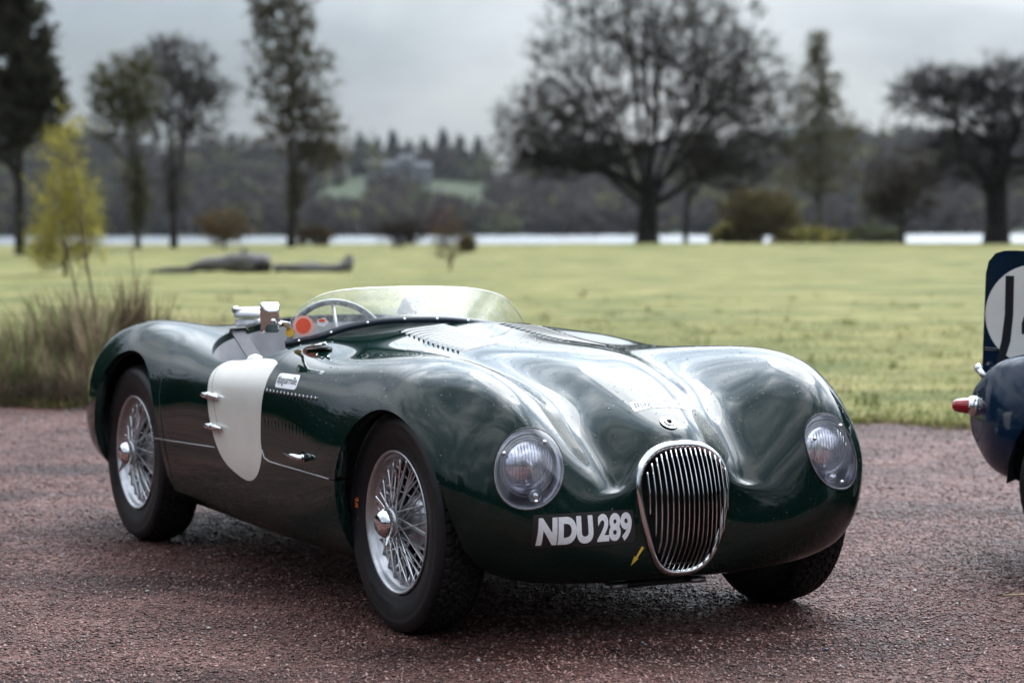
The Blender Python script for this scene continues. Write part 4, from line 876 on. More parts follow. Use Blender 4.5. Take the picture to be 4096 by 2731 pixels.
def crown_mesh(centers, sizes, heights, cols, kinds, k_leaf=70, ls=1.0):
    """each crown: leaf-clump triangles spread through its volume (round or conical)"""
    n = len(centers); N_ = n * k_leaf; c = np.repeat(centers, k_leaf, 0); s = np.repeat(sizes, k_leaf); h = np.repeat(heights, k_leaf); kd = np.repeat(kinds, k_leaf); cl = np.repeat(cols, k_leaf, 0)
    d = rng.normal(size=(N_, 3)); d /= np.linalg.norm(d, axis=1)[:, None]; rad = rng.random(N_) ** .45
    t = rng.random(N_) ** .8
    p = np.where(kd[:, None] == 0, c + np.stack([d[:, 0] * rad * s, d[:, 1] * rad * s, h * .55 + d[:, 2] * rad * h * .45], 1), c + np.stack([d[:, 0] * (1 - t) * s, d[:, 1] * (1 - t) * s, t * h * 1.05 + .02 * h], 1))
    sz = s * (.34 + .22 * rng.random(N_)) * np.where(kd == 0, 1, 1 - .65 * t); tri = rng.normal(size=(N_, 3, 3)) * sz[:, None, None] * .6 * ls
    V = (p[:, None] + tri).reshape(-1, 3); C_ = np.repeat(cl * (.75 + .5 * rng.random((N_, 1))), 3, 0); return V, np.arange(N_ * 3).reshape(-1, 3), C_
def woodland(name, pts, label=None, k=60, ls=1.0):
    P = np.array([(p[0], p[1], p[2]) for p in pts]); V, F, C_ = crown_mesh(P, np.array([p[3] for p in pts]), np.array([p[4] for p in pts]), np.array([p[5] for p in pts]), np.array([p[6] for p in pts]), k, ls)
    o = raw_mesh(name, V, F, M_['foliage'], C_); tag(o, label, 'woodland' if label else None, kind='stuff'); return o
BR = [(.034, .026, .023), (.028, .023, .021), (.042, .031, .025), (.033, .031, .022), (.027, .024, .024)]; DG = [(.010, .015, .013), (.013, .016, .013), (.009, .013, .011)]; OL = [(.06, .065, .025), (.08, .075, .03)]
def field(u, v):     # where the open green fields lie on the far slope (by bearing and height on the slope)
    f = [(790, 475, 60, 40), (1020, 470, 75, 22), (1110, 465, 30, 30), (700, 452, 30, 9), (770, 475, 60, 40), (880, 437, 120, 14), (1000, 432, 90, 12), (1060, 468, 55, 40), (1110, 500, 45, 28), (900, 478, 70, 9), (590, 437, 40, 10), (960, 500, 30, 8)]
    return any(((u - a) / c) ** 2 + ((v - b_) / d_) ** 2 < 1 for a, b_, c, d_ in f)
pts = []
while len(pts) < 3200:
    y = rng.uniform(604, 935); u = rng.uniform(-700, 3100); x = (u - 1176) / 5599 * y; z = hill_h(x, y); v = 490 - (z - 1.28) / y * 5599
    if field(u, v): continue
    ridge = y > 840; con = (ridge and rng.random() < (.75 if 780 < u < 1200 else .3)) or rng.random() < .08
    hh = rng.uniform(10, 15) if ridge else rng.uniform(5.5, 10); c = (DG if con else (BR if rng.random() < .8 else OL))[rng.integers(0, 2)]
    if u < 620 and not con: c = tuple(np.array(c) * .85)
    pts.append((x, y, z - .5, rng.uniform(2.0, 3.2) if con else rng.uniform(3.2, 5.2), hh * (1.15 if con else 1), c, 1 if con else 0))
woodland('far_wood', pts, 'brown and dark green wood covering the far shore hillside behind the lake', 46)
pts = []
for _ in range(500):
    a = rng.uniform(R(-103), R(-28)); d_ = rng.uniform(62, 95); c = (BR + DG)[rng.integers(0, 8)]; cc = rng.random() < .45
    if -a < R(34) and d_ < 90: continue
    pts.append((math.sin(a) * d_, math.cos(a) * d_, -1.2, rng.uniform(1.6, 2.8), rng.uniform(8, 14), DG[rng.integers(0, 3)] if cc else c, 1 if cc else 0))
woodland('wood_beside_the_lawn', pts, 'dark wood beside the lawn beyond the left edge, seen mirrored in the car flank', 60)
pts = []
for _ in range(560):
    a = rng.uniform(R(95), R(262)); d_ = rng.uniform(48, 75); cc = rng.random() < .5
    pts.append((math.sin(a) * d_, math.cos(a) * d_, -.3, rng.uniform(1.5, 2.6), rng.uniform(6, 12), DG[rng.integers(0, 3)] if cc else BR[rng.integers(0, 5)], 1 if cc else 0))
woodland('wood_behind_the_camera', pts, 'dark belt of wood behind the photographer, seen only mirrored in the paint', 60)

# ------------------------------------------------------------------ trees with trunk, limbs and twigs
def grow(base, trunk, targets, jit=.06, tipr=.012, trunk_r=.3, low=0, late=0, limbs=None):
    """trunk: list of points; each target is reached from the best placed point of the growing skeleton, leaving it tangentially; pipe-model thickness"""
    P = [np.array(p, float) for p in trunk]; par = [-1] + list(range(len(trunk) - 1)); A = np.zeros((80000, 3)); Dn = np.zeros((80000, 3)); A[:len(P)] = P; n = len(P); b = np.array(trunk[0], float)
    for i in range(n): Dn[i] = P[min(i + 1, n - 1)] - P[max(min(i + 1, n - 1) - 1, 0)]; Dn[i] /= np.linalg.norm(Dn[i]) + 1e-9
    for (k0, L_) in (limbs or []):       # main limbs laid down first
        prev = k0
        for q in L_: A[n] = q; Dn[n] = A[n] - A[prev]; Dn[n] /= np.linalg.norm(Dn[n]) + 1e-9; par.append(prev); prev = n; n += 1
    T = np.array(targets); o = np.argsort(np.linalg.norm(T - b, axis=1) + np.where(np.arange(len(T)) >= len(T) - late, 99, 0)); tips = []
    for t in T[o]:
        dv = t - A[:n]; d = np.linalg.norm(dv, axis=1) + 1e-6; ca = (dv * Dn[:n]).sum(1) / d; cost = d * (1 + 2.0 * (1 - ca)) + np.where(dv[:, 2] < -.25 * d, .5 * d, 0); cost[0] += 9
        if t[2] > 1.7: cost[:low] += 3.0
        i = int(np.argmin(cost)); L_ = d[i]; k = max(1, min(6, int(L_ / (.07 * np.linalg.norm(t - b) + .12)))); p0 = A[i].copy(); c1 = p0 + Dn[i] * L_ * .38; prev = i
        for q in range(1, k + 1):
            w = q / k; p = (1 - w) ** 2 * p0 + 2 * w * (1 - w) * c1 + w * w * t
            if q < k: p = p + rng.normal(size=3) * jit * L_ * .35
            A[n] = p; Dn[n] = p - A[prev]; Dn[n] /= np.linalg.norm(Dn[n]) + 1e-9; par.append(prev); prev = n; n += 1
        tips.append(prev)
    A = A[:n]; par = np.array(par); hasc = np.zeros(n, bool); hasc[par[par >= 0]] = True; acc = np.where(hasc, 0, 1.0)
    for i in range(n - 1, 0, -1): acc[par[i]] += acc[i]
    expo = math.log(acc[0]) / math.log(trunk_r / tipr); return A, par, tipr * acc ** (1 / expo), np.array(tips)
def seg_mesh(p0, p1, r0, r1, n=5):
    d = p1 - p0; L_ = np.linalg.norm(d, axis=1)[:, None] + 1e-9; d = d / L_; a = np.where(np.abs(d[:, 2:3]) < .9, np.array([[0, 0, 1.]]), np.array([[1., 0, 0]])); u = np.cross(d, a); u /= np.linalg.norm(u, axis=1)[:, None]; v = np.cross(d, u); V = []
    for pp, rr in ((p0, r0), (p1, r1)):
        for j in range(n):
            t = 2 * math.pi * j / n; V.append(pp + rr[:, None] * (math.cos(t) * u + math.sin(t) * v))
    V = np.stack(V, 1); k = len(p0); F = []
    base = (np.arange(k) * 2 * n)[:, None]
    for j in range(n): F.append(np.concatenate([base + j, base + (j + 1) % n, base + n + (j + 1) % n, base + n + j], 1))
    return V.reshape(-1, 3), np.stack(F, 1).reshape(-1, 4)
def in_env(n, env):
    """env: list of (cx,cy,cz, rx,ry,rz, weight) ellipsoids"""
    w = np.array([e_[6] for e_ in env]); w = w / w.sum(); ii = rng.choice(len(env), n, p=w); d = rng.normal(size=(n, 3)); d /= np.linalg.norm(d, axis=1)[:, None]; rr = rng.random(n) ** .42
    E_ = np.array([e_[:6] for e_ in env])[ii]; return E_[:, :3] + d * rr[:, None] * E_[:, 3:6]
def make_tree(name, cat, label, base, trunk, env, n=500, tipr=.010, bark=(.028, .024, .020), leafc=None, leaf_n=6, leaf_s=.05, twig_n=7, twig_l=.45, group=None, jit=.06, limbs=None, droop=0, trunk_r=.2, low=0, late=None, extra=None, flare=1.35):
    """trunk and env in metres relative to base; builds thing > trunk, branches, crown"""
    root = empty(name, base); tag(root, label, cat, group)
    T = in_env(n, env); T = np.concatenate([T, np.array(extra)]) if extra else T; T = np.concatenate([T, np.array(late)]) if late else T
    A, par, r, tips = grow(base, trunk, T, jit, tipr, trunk_r, low, len(late or []), limbs); i = np.arange(1, len(A)); p0, p1 = A[par[1:]], A[i]; r1 = r[i]; r0 = np.minimum(r[par[1:]], r1 * 1.5)
    nt_ = len(trunk); r0 = np.where(i < nt_, r[par[1:]], r0)
    if flare: 
        zb = p0[:, 2]; r0 = np.where((i < nt_) & (par[1:] == 0), r0 * flare, r0)
    big = i < nt_; thick = ~big
    def nz(c, k): return np.tile(np.array(c), (k, 1)) * (.7 + .6 * rng.random((k, 1)))
    V, F = seg_mesh(p0[big], p1[big], r0[big], r1[big], 10); o = raw_mesh('trunk', V, F, M_['bark'], nz(bark, len(V)), True); o.parent = root
    V, F = seg_mesh(p0[thick], p1[thick], r0[thick], r1[thick], 4); o = raw_mesh('branches', V, F, M_['bark'], nz(bark, len(V)), True); o.parent = root; o['kind'] = 'stuff'
    # twigs and buds
    tp = A[tips]; td = tp - A[par[tips]]; td /= np.linalg.norm(td, axis=1)[:, None] + 1e-9; k = len(tp) * twig_n; a = np.repeat(tp, twig_n, 0); d = np.repeat(td, twig_n, 0) * .8 + rng.normal(size=(k, 3)) * .55; d[:, 2] -= droop; d /= np.linalg.norm(d, axis=1)[:, None]
    L_ = twig_l * (.5 + rng.random(k)); e_ = a + d * L_[:, None]; V, F = seg_mesh(a, e_, np.full(k, tipr * .9), np.full(k, tipr * .4), 3); C_ = nz(bark, len(V)); V4 = V; F4 = F
    if leafc is not None and leaf_n:
        q = k * leaf_n; c = np.repeat(a, leaf_n, 0) + (np.repeat(e_ - a, leaf_n, 0)) * rng.random((q, 1)) * 1.1 + rng.normal(size=(q, 3)) * leaf_s * .7; tri = rng.normal(size=(q, 4, 3)) * leaf_s; Vl = (c[:, None] + tri).reshape(-1, 3); Fl = np.arange(q * 4).reshape(-1, 4)
        lc = np.array(leafc)[rng.integers(0, len(leafc), q)] * (.7 + .6 * rng.random((q, 1))); V4 = np.concatenate([V, Vl]); F4 = np.concatenate([F, Fl + len(V)]); C_ = np.concatenate([C_, np.repeat(lc, 4, 0)])
    o = raw_mesh('crown', V4, F4, M_['foliage'], C_); o.parent = root; o['kind'] = 'stuff'; return root
def at(u, v_or_none, D, z=None):       # bearing u at distance D -> ground point
    x = (u - 1176) / 5599 * D; return (x, D, lawn_z(x, D) if z is None else z)
def mV(D): return D / 5599
OLV = [(.11, .10, .035), (.085, .08, .035), (.13, .11, .04)]; DK = [(.04, .045, .02), (.05, .045, .025)]; YG = [(.80, .70, .11), (.66, .58, .10), (.46, .42, .09)]; BRN = [(.16, .10, .045), (.12, .085, .04)]
# great bare oak
D = 107; s = mV(D); oak_base = at(1487, 0, D, -.12)
tr = [(0, 0, 0), (.02, 0, .5), (0, 0, 1.0), (.03, 0, 1.5), (.02, .05, 2.1)]
oak_limbs = []
for k, a in enumerate(np.linspace(-1.28, 1.25, 15)):
    a += rng.uniform(-.05, .05); st = tr[(4, 3, 4, 4, 3)[k % 5]]; ds_ = rng.uniform(-1.5, 1.5); Ln = (7.2 if abs(a) > .9 else 10.5) * rng.uniform(.85, 1.08)
    E_ = np.array((math.sin(a) * Ln * .62, ds_, st[2] + math.cos(a) * Ln * .92 + (1.0 if abs(a) > 1.1 else 0))); c1 = np.array(st) + np.array((math.sin(a) * 1.5, ds_ * .25, .9 + .9 * math.cos(a))); bow = rng.uniform(-.25, .25)
    L_ = []
    for t in np.linspace(.09, 1, 12):
        p = (1 - t) ** 2 * np.array(st) + 2 * t * (1 - t) * c1 + t * t * E_; p = p + np.array((bow * math.sin(t * 7 + k), .2 * math.sin(t * 5 + k), .12 * math.sin(t * 9 + k))) * t; L_.append(p)
    oak_limbs.append(((4, 3, 4, 4, 3)[k % 5], L_))
make_tree('oak_tree', 'tree', 'great spreading bare oak with a forked black trunk in front of the lake', oak_base, tr, [(0, 0, 8.3, 5.4, 4, 4.6, 5), (-3.9, 0, 5.0, 3.1, 3, 2.2, 2.2), (4.0, 0, 6.0, 2.9, 3, 3.4, 2.2), (-2.8, 0, 3.9, 3.2, 2, .8, .6), (3.4, 0, 3.4, 2.2, 2, 1.0, .5), (0, 0, 12.5, 4.5, 3, 2, 1)], 2300, .0115, (.010, .009, .007), [(.050, .042, .018), (.07, .06, .026)], 2, .028, 9, .60, limbs=oak_limbs, jit=.035, trunk_r=.46, low=3, late=[(-.5, 0, .78), (-1.1, 0, 1.05), (-1.9, .1, .92), (-2.6, .15, 1.05), (-3.4, .2, .75), (-3.85, .2, .62), (2.9, .1, 1.3), (3.5, .1, .55)])
# dark oak at the right
D = 98; ob = at(2288, 0, D, -.10)
make_tree('oak_tree', 'tree', 'dark gnarled oak with level limbs at the right, reaching out over the blue car', ob, [(0, 0, 0), (.03, 0, .8), (-.02, 0, 1.7), (.0, 0, 2.8), (.05, 0, 4.0)], [(.2, 0, 5.9, 2.2, 2.2, 1.9, 3), (-2.4, 0, 6.1, 2.2, 1.6, 1.1, 2.0), (2.2, 0, 5.0, 2.2, 2, 2.2, 2), (-1.4, 0, 4.0, 1.7, 1.5, .8, 1.0), (-.5, 0, 3.0, 2.6, 1.6, .7, 1.0), (3.4, 0, 7.6, 1.6, 1.6, 1.3, 1)], 1300, .010, (.009, .008, .008), [(.040, .030, .022)], 2, .022, 10, .48, limbs=[(4, [(-.5, 0, 4.3), (-1.2, .1, 4.75), (-2.0, 0, 5.3), (-2.9, 0, 5.5), (-3.9, 0, 6.1)]), (4, [(.2, .1, 4.7), (.1, .1, 5.6), (.4, 0, 6.6), (.6, 0, 7.6)]), (4, [(.7, 0, 4.5), (1.5, 0, 5.0), (2.4, 0, 6.0)]), (3, [(-.5, 0, 3.2), (-1.2, .1, 3.4), (-2.0, 0, 3.9), (-2.7, 0, 4.1)]), (3, [(.6, 0, 3.3), (1.5, 0, 3.8), (2.4, 0, 4.4)])], jit=.09, trunk_r=.46, low=3, late=[(-.8, 0, 1.25), (-1.7, .05, 1.12), (-2.6, 0, 1.28), (-3.3, 0, 1.5)])
# tall slender tree left of centre
D = 94
make_tree('alder_tree', 'tree', 'tall slim upright tree with brown haze of buds, standing alone left of the middle', at(669, 0, D, -.15), [(0, 0, 0), (.05, 0, 1.4), (-.02, 0, 2.8), (.03, 0, 4.4), (.0, 0, 6.2), (.05, 0, 8.2), (0, 0, 10)], [(0, 0, 7.0, 1.75, 1.5, 2.6, 3), (.4, 0, 4.9, 1.7, 1.4, 1.3, 1.6), (-.3, 0, 9.6, 1.3, 1.2, 2.0, 2), (1.0, 0, 3.7, 1.2, 1, .7, .8), (.25, 0, 2.2, .35, .3, 1.0, .35)], 760, .007, (.022, .019, .015), [(.10, .085, .038), (.08, .07, .035)], 4, .034, 7, .36, droop=.15, trunk_r=.15)
# pair at the left
D = 90
make_tree('birch_tree', 'tree', 'bare tree with open flat-topped crown, left of the tall slim tree', at(400, 0, D, -.2), [(0, 0, 0), (.04, 0, 1.5), (0, 0, 3.0), (.0, 0, 4.2)], [(0, 0, 6.7, 1.7, 1.4, 1.3, 3), (1.2, 0, 5.9, 1.0, 1, .7, 1), (-.5, 0, 5.0, 1.3, 1, 1.0, 1), (.9, 0, 4.7, 1.1, 1, .7, .6), (.0, 0, 2.6, .5, .5, 1.2, .4)], 620, .006, (.030, .025, .023), [(.06, .052, .040)], 3, .024, 9, .38, trunk_r=.13)
make_tree('birch_tree', 'tree', 'thin bare tree with mossy trunk between the yellow willow and the flat-topped tree', at(318, 0, D - 3, -.2), [(0, 0, 0), (-.03, 0, 1.5), (0, 0, 3.0), (-.2, 0, 5.0), (-.3, 0, 6.4)], [(-.45, 0, 5.9, 1.35, 1, 1.3, 3), (-.7, 0, 4.9, 1.3, 1, .9, 1), (0, 0, 2.2, .45, .4, 1.4, .9)], 480, .006, (.036, .034, .022), [(.07, .065, .03), (.12, .115, .04)], 4, .026, 8, .32, trunk_r=.09)
D = 76
make_tree('pine_tree', 'tree', 'tall dense dark tree at the far left edge', at(48, 0, D, -.2), [(0, 0, 0), (0, 0, 2.4), (.05, 0, 4.6), (0, 0, 6.6), (0, 0, 8.8)], [(-.15, 0, 6.6, 1.2, 1.2, 1.9, 3), (-.4, 0, 4.6, 1.3, 1.2, 1.4, 2), (.75, 0, 5.2, .75, .8, 1.2, 1.4), (-.1, 0, 8.6, .9, .9, 1.2, 1.2)], 520, .010, (.018, .016, .014), [(.030, .036, .022), (.045, .040, .025), (.055, .048, .028)], 8, .045, 8, .30, trunk_r=.14)
D = 125
make_tree('birch_tree', 'tree', 'pointed slender birch just right of the great oak', at(1882, 0, D, -1.2), [(0, 0, 0), (0, 0, 3), (.05, 0, 6), (0, 0, 9), (-.1, 0, 11.2)], [(0, 0, 6.3, 2.1, 1.8, 2.2, 3), (0, 0, 8.8, 1.2, 1.1, 1.7, 2), (-.1, 0, 10.8, .5, .5, 1.0, .6), (0, 0, 4.2, 2.2, 2, 1.0, 1)], 560, .008, (.045, .040, .036), [(.14, .125, .055), (.11, .10, .05)], 3, .036, 8, .42, droop=.25, trunk_r=.14)
D = 101
make_tree('thorn_tree', 'tree', 'small round brown thorn tree between birch and dark oak', at(2072, 0, D, -.1), [(0, 0, 0), (.02, 0, .7), (-.02, 0, 1.3), (0, 0, 2.0)], [(0, 0, 2.5, 1.7, 1.3, 1.5, 3), (-.6, 0, 1.7, 1.0, 1, .7, 1)], 330, .009, (.022, .018, .016), [(.08, .06, .038), (.06, .048, .034)], 4, .026, 9, .30, trunk_r=.11)
D = 112
make_tree('thorn_tree', 'tree', 'brown budding small tree right behind the great oak limbs', at(1745, 0, D, -.5), [(0, 0, 0), (-.05, 0, .6), (.0, 0, 1.2)], [(0, 0, 1.9, 1.9, 1.4, 1.1, 3), (.3, 0, 1.2, 1.7, 1.3, .8, 1.6)], 330, .009, (.03, .022, .014), [(.12, .085, .035), (.15, .125, .045)], 6, .030, 9, .28, trunk_r=.12)
make_tree('bare_tree', 'tree', 'slim bare trunk close behind the great oak on its right side', at(1575, 0, 116, -.6), [(0, 0, 0), (0, 0, 1.2), (.1, 0, 2.4), (.2, 0, 4)], [(.3, 0, 4.2, 1.2, 1, 1.6, 1)], 90, .014, (.022, .018, .014), [(.08, .07, .03)], 3, .03, 6, .3, trunk_r=.12)
# bushes
def bush(name, label, base, w, h, cols, n=120, tipr=.006, ls=.035, ln=7, bark=(.035, .026, .018), tw=.22):
    make_tree(name, 'bush', label, base, [(0, 0, 0), (0, 0, h * .18)], [(0, 0, h * .55, w * .5, w * .4, h * .42, 1)], n, tipr, bark, cols, ln, ls, 8, tw, flare=1, trunk_r=.05, jit=.1)
bush('willow_bush', 'low yellow green willow scrub by the water under the birch', at(1868, 0, 117, -.75), 4.2, 1.25, OLV + YG[2:], 200, .008, .05, 7)
bush('willow_bush', 'yellow green willow scrub just right of the oak trunk', at(1688, 0, 113, -.55), 2.0, 1.4, OLV + YG[2:], 110, .008, .05, 6)
bush('brown_bush', 'bare brown twiggy bush between the log and the lake', at(517, 0, 84, 0), 1.9, 1.5, BRN, 110, .006, .035, 2)
bush('brown_bush', 'grey brown bush at the waterline behind the windscreen', at(925, 0, 90, -.02), 1.9, 1.15, [(.045, .036, .03)], 110, .006, .035, 2)
bush('brown_bush', 'russet thicket at the waterline behind the tall slim tree', at(722, 0, 97, -.1), 1.6, .85, [(.07, .05, .025)], 90, .006, .035, 3)
bush('brown_bush', 'little dark ochre bush on the shore right of the sapling', at(1074, 0, 78, 0), .42, .55, [(.085, .065, .012)], 60, .005, .03, 7, tw=.1)
bush('brown_bush', 'russet leafless shrub rising above the sapling', at(1018, 0, 92, 0), 1.2, 1.7, [(.16, .085, .055)], 40, .005, .025, 1, tw=.35, bark=(.10, .055, .04))
bush('green_bush', 'pale bush at the water between thorn tree and birch', at(2010, 0, 112, -.5), 2.6, 1.2, [(.10, .11, .05), (.07, .08, .04)], 110, .008, .045, 4)
# young yellow willow at the left
D = 50; s = mV(D)
make_tree('willow_tree', 'tree', 'young willow in fresh yellow green leaf on the left of the lawn', at(150, 0, D, .0), [(0, 0, 0), (.01, 0, .5), (-.01, 0, 1.3), (0, 0, 2.2), (.02, 0, 3.0)], [(-.02, 0, 1.5, .62, .6, 1.35, 3), (.36, 0, 1.0, .40, .4, .95, 2.0), (-.42, 0, .60, .42, .45, .60, 1.8), (.05, 0, 2.6, .36, .4, .8, .9), (0, 0, .35, .8, .6, .3, 1.2)], 330, .0038, (.09, .07, .045), YG, 4, .014, 7, .34, jit=.05, droop=-.9, trunk_r=.035)
D = 53
make_tree('sapling', 'sapling', 'slender brown sapling alone on the lawn behind the windscreen', at(1035, 0, D, .02), [(0, 0, 0), (.0, 0, .15), (0, 0, .30)], [(0, 0, .62, .52, .4, .36, 3), (.05, 0, .85, .4, .3, .3, 1)], 90, .0035, (.10, .07, .035), [(.14, .11, .05), (.20, .16, .07)], 1, .010, 6, .22, trunk_r=.03)
# bare trees behind the camera (they show in the paint)
src = [o for o in COL.objects if o.name == 'oak_tree'][0]
for k, (x, y) in enumerate(((22, -26), (35, -12), (8, -34), (-24, -30))):
    c = copy_tree(src, None); c.location = (x, y, -.1); c.rotation_euler = (0, 0, k * 1.7); c['label'] = 'bare oak behind the photographer, mirrored in the paint, ' + ['to the right', 'farthest right', 'almost straight behind', 'to the left'][k]; c['group'] = 'bare oaks behind the photographer'
# conifers on the skyline
cb = empty('conifer', (0, 0, 0))
def conifer(u, vt, w):
    y = 925; x = (u - 1176) / 5599 * y; zb = hill_h(x, y) - 1; zt = (490 - vt) / 5599 * y + 1.28; return x, y, zb, zt - zb, w
CT, CF, CC = crown_mesh(np.zeros((1, 3)), np.array([1.0]), np.array([1.0]), np.array([(.013, .019, .018)]), np.array([1]), 420)
f0 = raw_mesh('crown', CT * np.array((1, 1, 1)), CF, M_['foliage'], CC); f0.parent = cb; f0['kind'] = 'stuff'; t0 = MB(); t0.tube([(0, 0, 0), (0, 0, .9)], [.06, .01], 6); mat('dark_bark', (.02, .017, .015), .9, noise_v=.3); tk = t0.build('trunk', M_['dark_bark'], cb)
names = ['leftmost', 'second', 'third', 'fourth', 'fifth', 'sixth', 'seventh', 'eighth']
for k, (u, vt, w) in enumerate(((828, 322, 5.0), (868, 328, 4.2), (903, 316, 5.4), (940, 334, 4.0), (975, 330, 4.4), (1018, 315, 5.6), (1056, 327, 5.0), (1098, 331, 5.2))):
    o = cb if k == 0 else copy_tree(cb, None); x, y, zb, h_, w = conifer(u, vt, w); o.location = (x, y, zb); o.scale = (w, w, h_); tag(o, f'dark conifer on the far ridge, {names[k]} of the row between slim tree and oak', 'conifer', 'conifers on the far ridge')
# pale houses among the far trees
mat('house_wall', (.15, .15, .165), .8, noise_v=.08, noise_s=.3); mat('house_roof', (.05, .05, .06), .8, noise_v=.15, noise_s=.5); mat('house_window', (.03, .035, .045), .2)
for (u, v, wd, ht, lab) in ((885, 392, 11, 3.4, 'long low pale house below the far conifers, left of the tall one'), (935, 392, 5, 7.5, 'narrow tall pale house below the far conifers'), (972, 398, 6, 4.2, 'small pale house right of the tall narrow one on the far hill')):
    y = 858; x = (u - 1176) / 5599 * y; z = (490 - v) / 5599 * y + 1.28 - ht / 2
    h = empty('far_house', (x, y, z)); tag(h, lab, 'house'); m = MB(); m.box((0, 0, ht / 2 - 2), (wd, 6, ht + 4)); m.build('wall', M_['house_wall'], h, False)
    m = MB(); m.add([(-wd / 2 - .4, -3.4, ht), (wd / 2 + .4, -3.4, ht), (wd / 2 + .4, 3.4, ht), (-wd / 2 - .4, 3.4, ht), (-wd / 2, 0, ht + 2), (wd / 2, 0, ht + 2)], [(0, 1, 5, 4), (2, 3, 4, 5), (1, 2, 5), (3, 0, 4), (3, 2, 1, 0)]); m.build('roof', M_['house_roof'], h, False)
    for i in range(int(wd // 2.4)):
        m = MB(); m.box((-wd / 2 + 1.4 + i * 2.4, -3.03, ht * .55), (.9, .08, 1.2)); m.build('window', M_['house_window'], h, False)

# ------------------------------------------------------------------ fallen log on the lawn
mat('dead_wood', (.13, .12, .12), .85, noise_v=.35, noise_s=5, bump=.6, bump_s=18, scale3=(.3, 2, 2)); mat('rotten_wood', (.020, .016, .014), .95, noise_v=.4, noise_s=8)
D = 52; s = mV(D)
def LP(u, v, dy=0): return ((u - 1176) * s, D + dy, (627 - v) * s * 1.15 + .02)
def knob(P_, rad, name, m_, par, n=14, jit=.30):
    P_ = smooth_line(P_, 26); rad = np.interp(np.linspace(0, 1, 26), np.linspace(0, 1, len(rad)), rad); m = MB(); m.tube(P_, rad, n); V = np.concatenate(m.v)
    for i in range(len(V)): V[i] += np.array([noise2(V[i][0] * 3, V[i][2] * 9, 1, q) for q in (1, 2, 3)]) * jit * .25
    return mesh_obj(name, V, m.f, m_, par)
lg = empty('fallen_log', LP(590, 627)); tag(lg, 'weathered fallen tree trunk lying on the lawn behind the car, dark hollow end', 'log')
def rel(L_): c = lg.location; return [tuple(np.array(q) - np.array(c)) for q in L_]
knob(rel([LP(340, 624), LP(420, 618), LP(500, 608), LP(560, 606), LP(618, 612)]), [.03, .07, .15, .22, .20], 'trunk', M_['dead_wood'], lg)
m = MB(); c = np.array(rel([LP(600, 613, -.12)])[0]); m.sphere(c, .20, 14, 10, (1.25, .55, .92)); m.build('hollow_end', M_['rotten_wood'], lg)
knob(rel([LP(628, 618), LP(690, 616), LP(750, 618), LP(790, 614)]), [.10, .08, .085, .12], 'broken_bough', M_['dead_wood'], lg)
knob(rel([LP(795, 624), LP(798, 606), LP(806, 590)]), [.13, .15, .08], 'stump', M_['dead_wood'], lg)
knob(rel([LP(520, 606), LP(548, 588), LP(572, 574)]), [.05, .04, .02], 'stub', M_['dead_wood'], lg)

# ------------------------------------------------------------------ rushes, tussocks, blades, pebbles
def blades(name, P, H, lean, W_, cols, label=None, cat=None, curve=.4):
    n = len(P); a = rng.random(n) * 2 * math.pi; u = np.stack([np.cos(a), np.sin(a), np.zeros(n)], 1); ld = np.stack([np.cos(a * 1.7 + 1), np.sin(a * 1.7 + 1), np.zeros(n)], 1) * (lean * rng.random(n))[:, None]; V = []
    for t, w in ((0, 1), (.4, .85), (.75, .55), (1, .08)):
        c = P + np.array((0, 0, 1)) * (H * t)[:, None] * (1 - .15 * t) + ld * (H * t ** (1 + curve))[:, None]
        V += [c - u * (W_ * w)[:, None], c + u * (W_ * w)[:, None]]
    V = np.stack(V, 1).reshape(-1, 3); b = (np.arange(n) * 8)[:, None]; F = np.stack([np.concatenate([b + 2 * j, b + 2 * j + 1, b + 2 * j + 3, b + 2 * j + 2], 1) for j in range(3)], 1).reshape(-1, 4)
    C_ = np.repeat(cols, 8, 0); o = raw_mesh(name, V, F, M_['foliage'], C_); tag(o, label, cat, kind='stuff'); return o
def pick_c(n, L_, var=.3): return np.array(L_)[rng.integers(0, len(L_), n)] * (1 - var + 2 * var * rng.random((n, 1)))
TAN = [(.42, .33, .22), (.34, .26, .17), (.24, .17, .12), (.13, .09, .065)]; GRN = [(.13, .16, .055), (.18, .20, .08)]
def clump(cx, cy, r, n, hh, lean, w, cols, name, label):
    a = rng.random(n) * 2 * math.pi; rr = r * np.sqrt(rng.random(n)); x = cx + rr * np.cos(a); y = cy + rr * np.sin(a) * .6; return blades(name, np.stack([x, y, np.full(n, .0)], 1), hh * (.45 + .6 * rng.random(n)), lean, np.full(n, w), pick_c(n, cols), label, 'tussock')
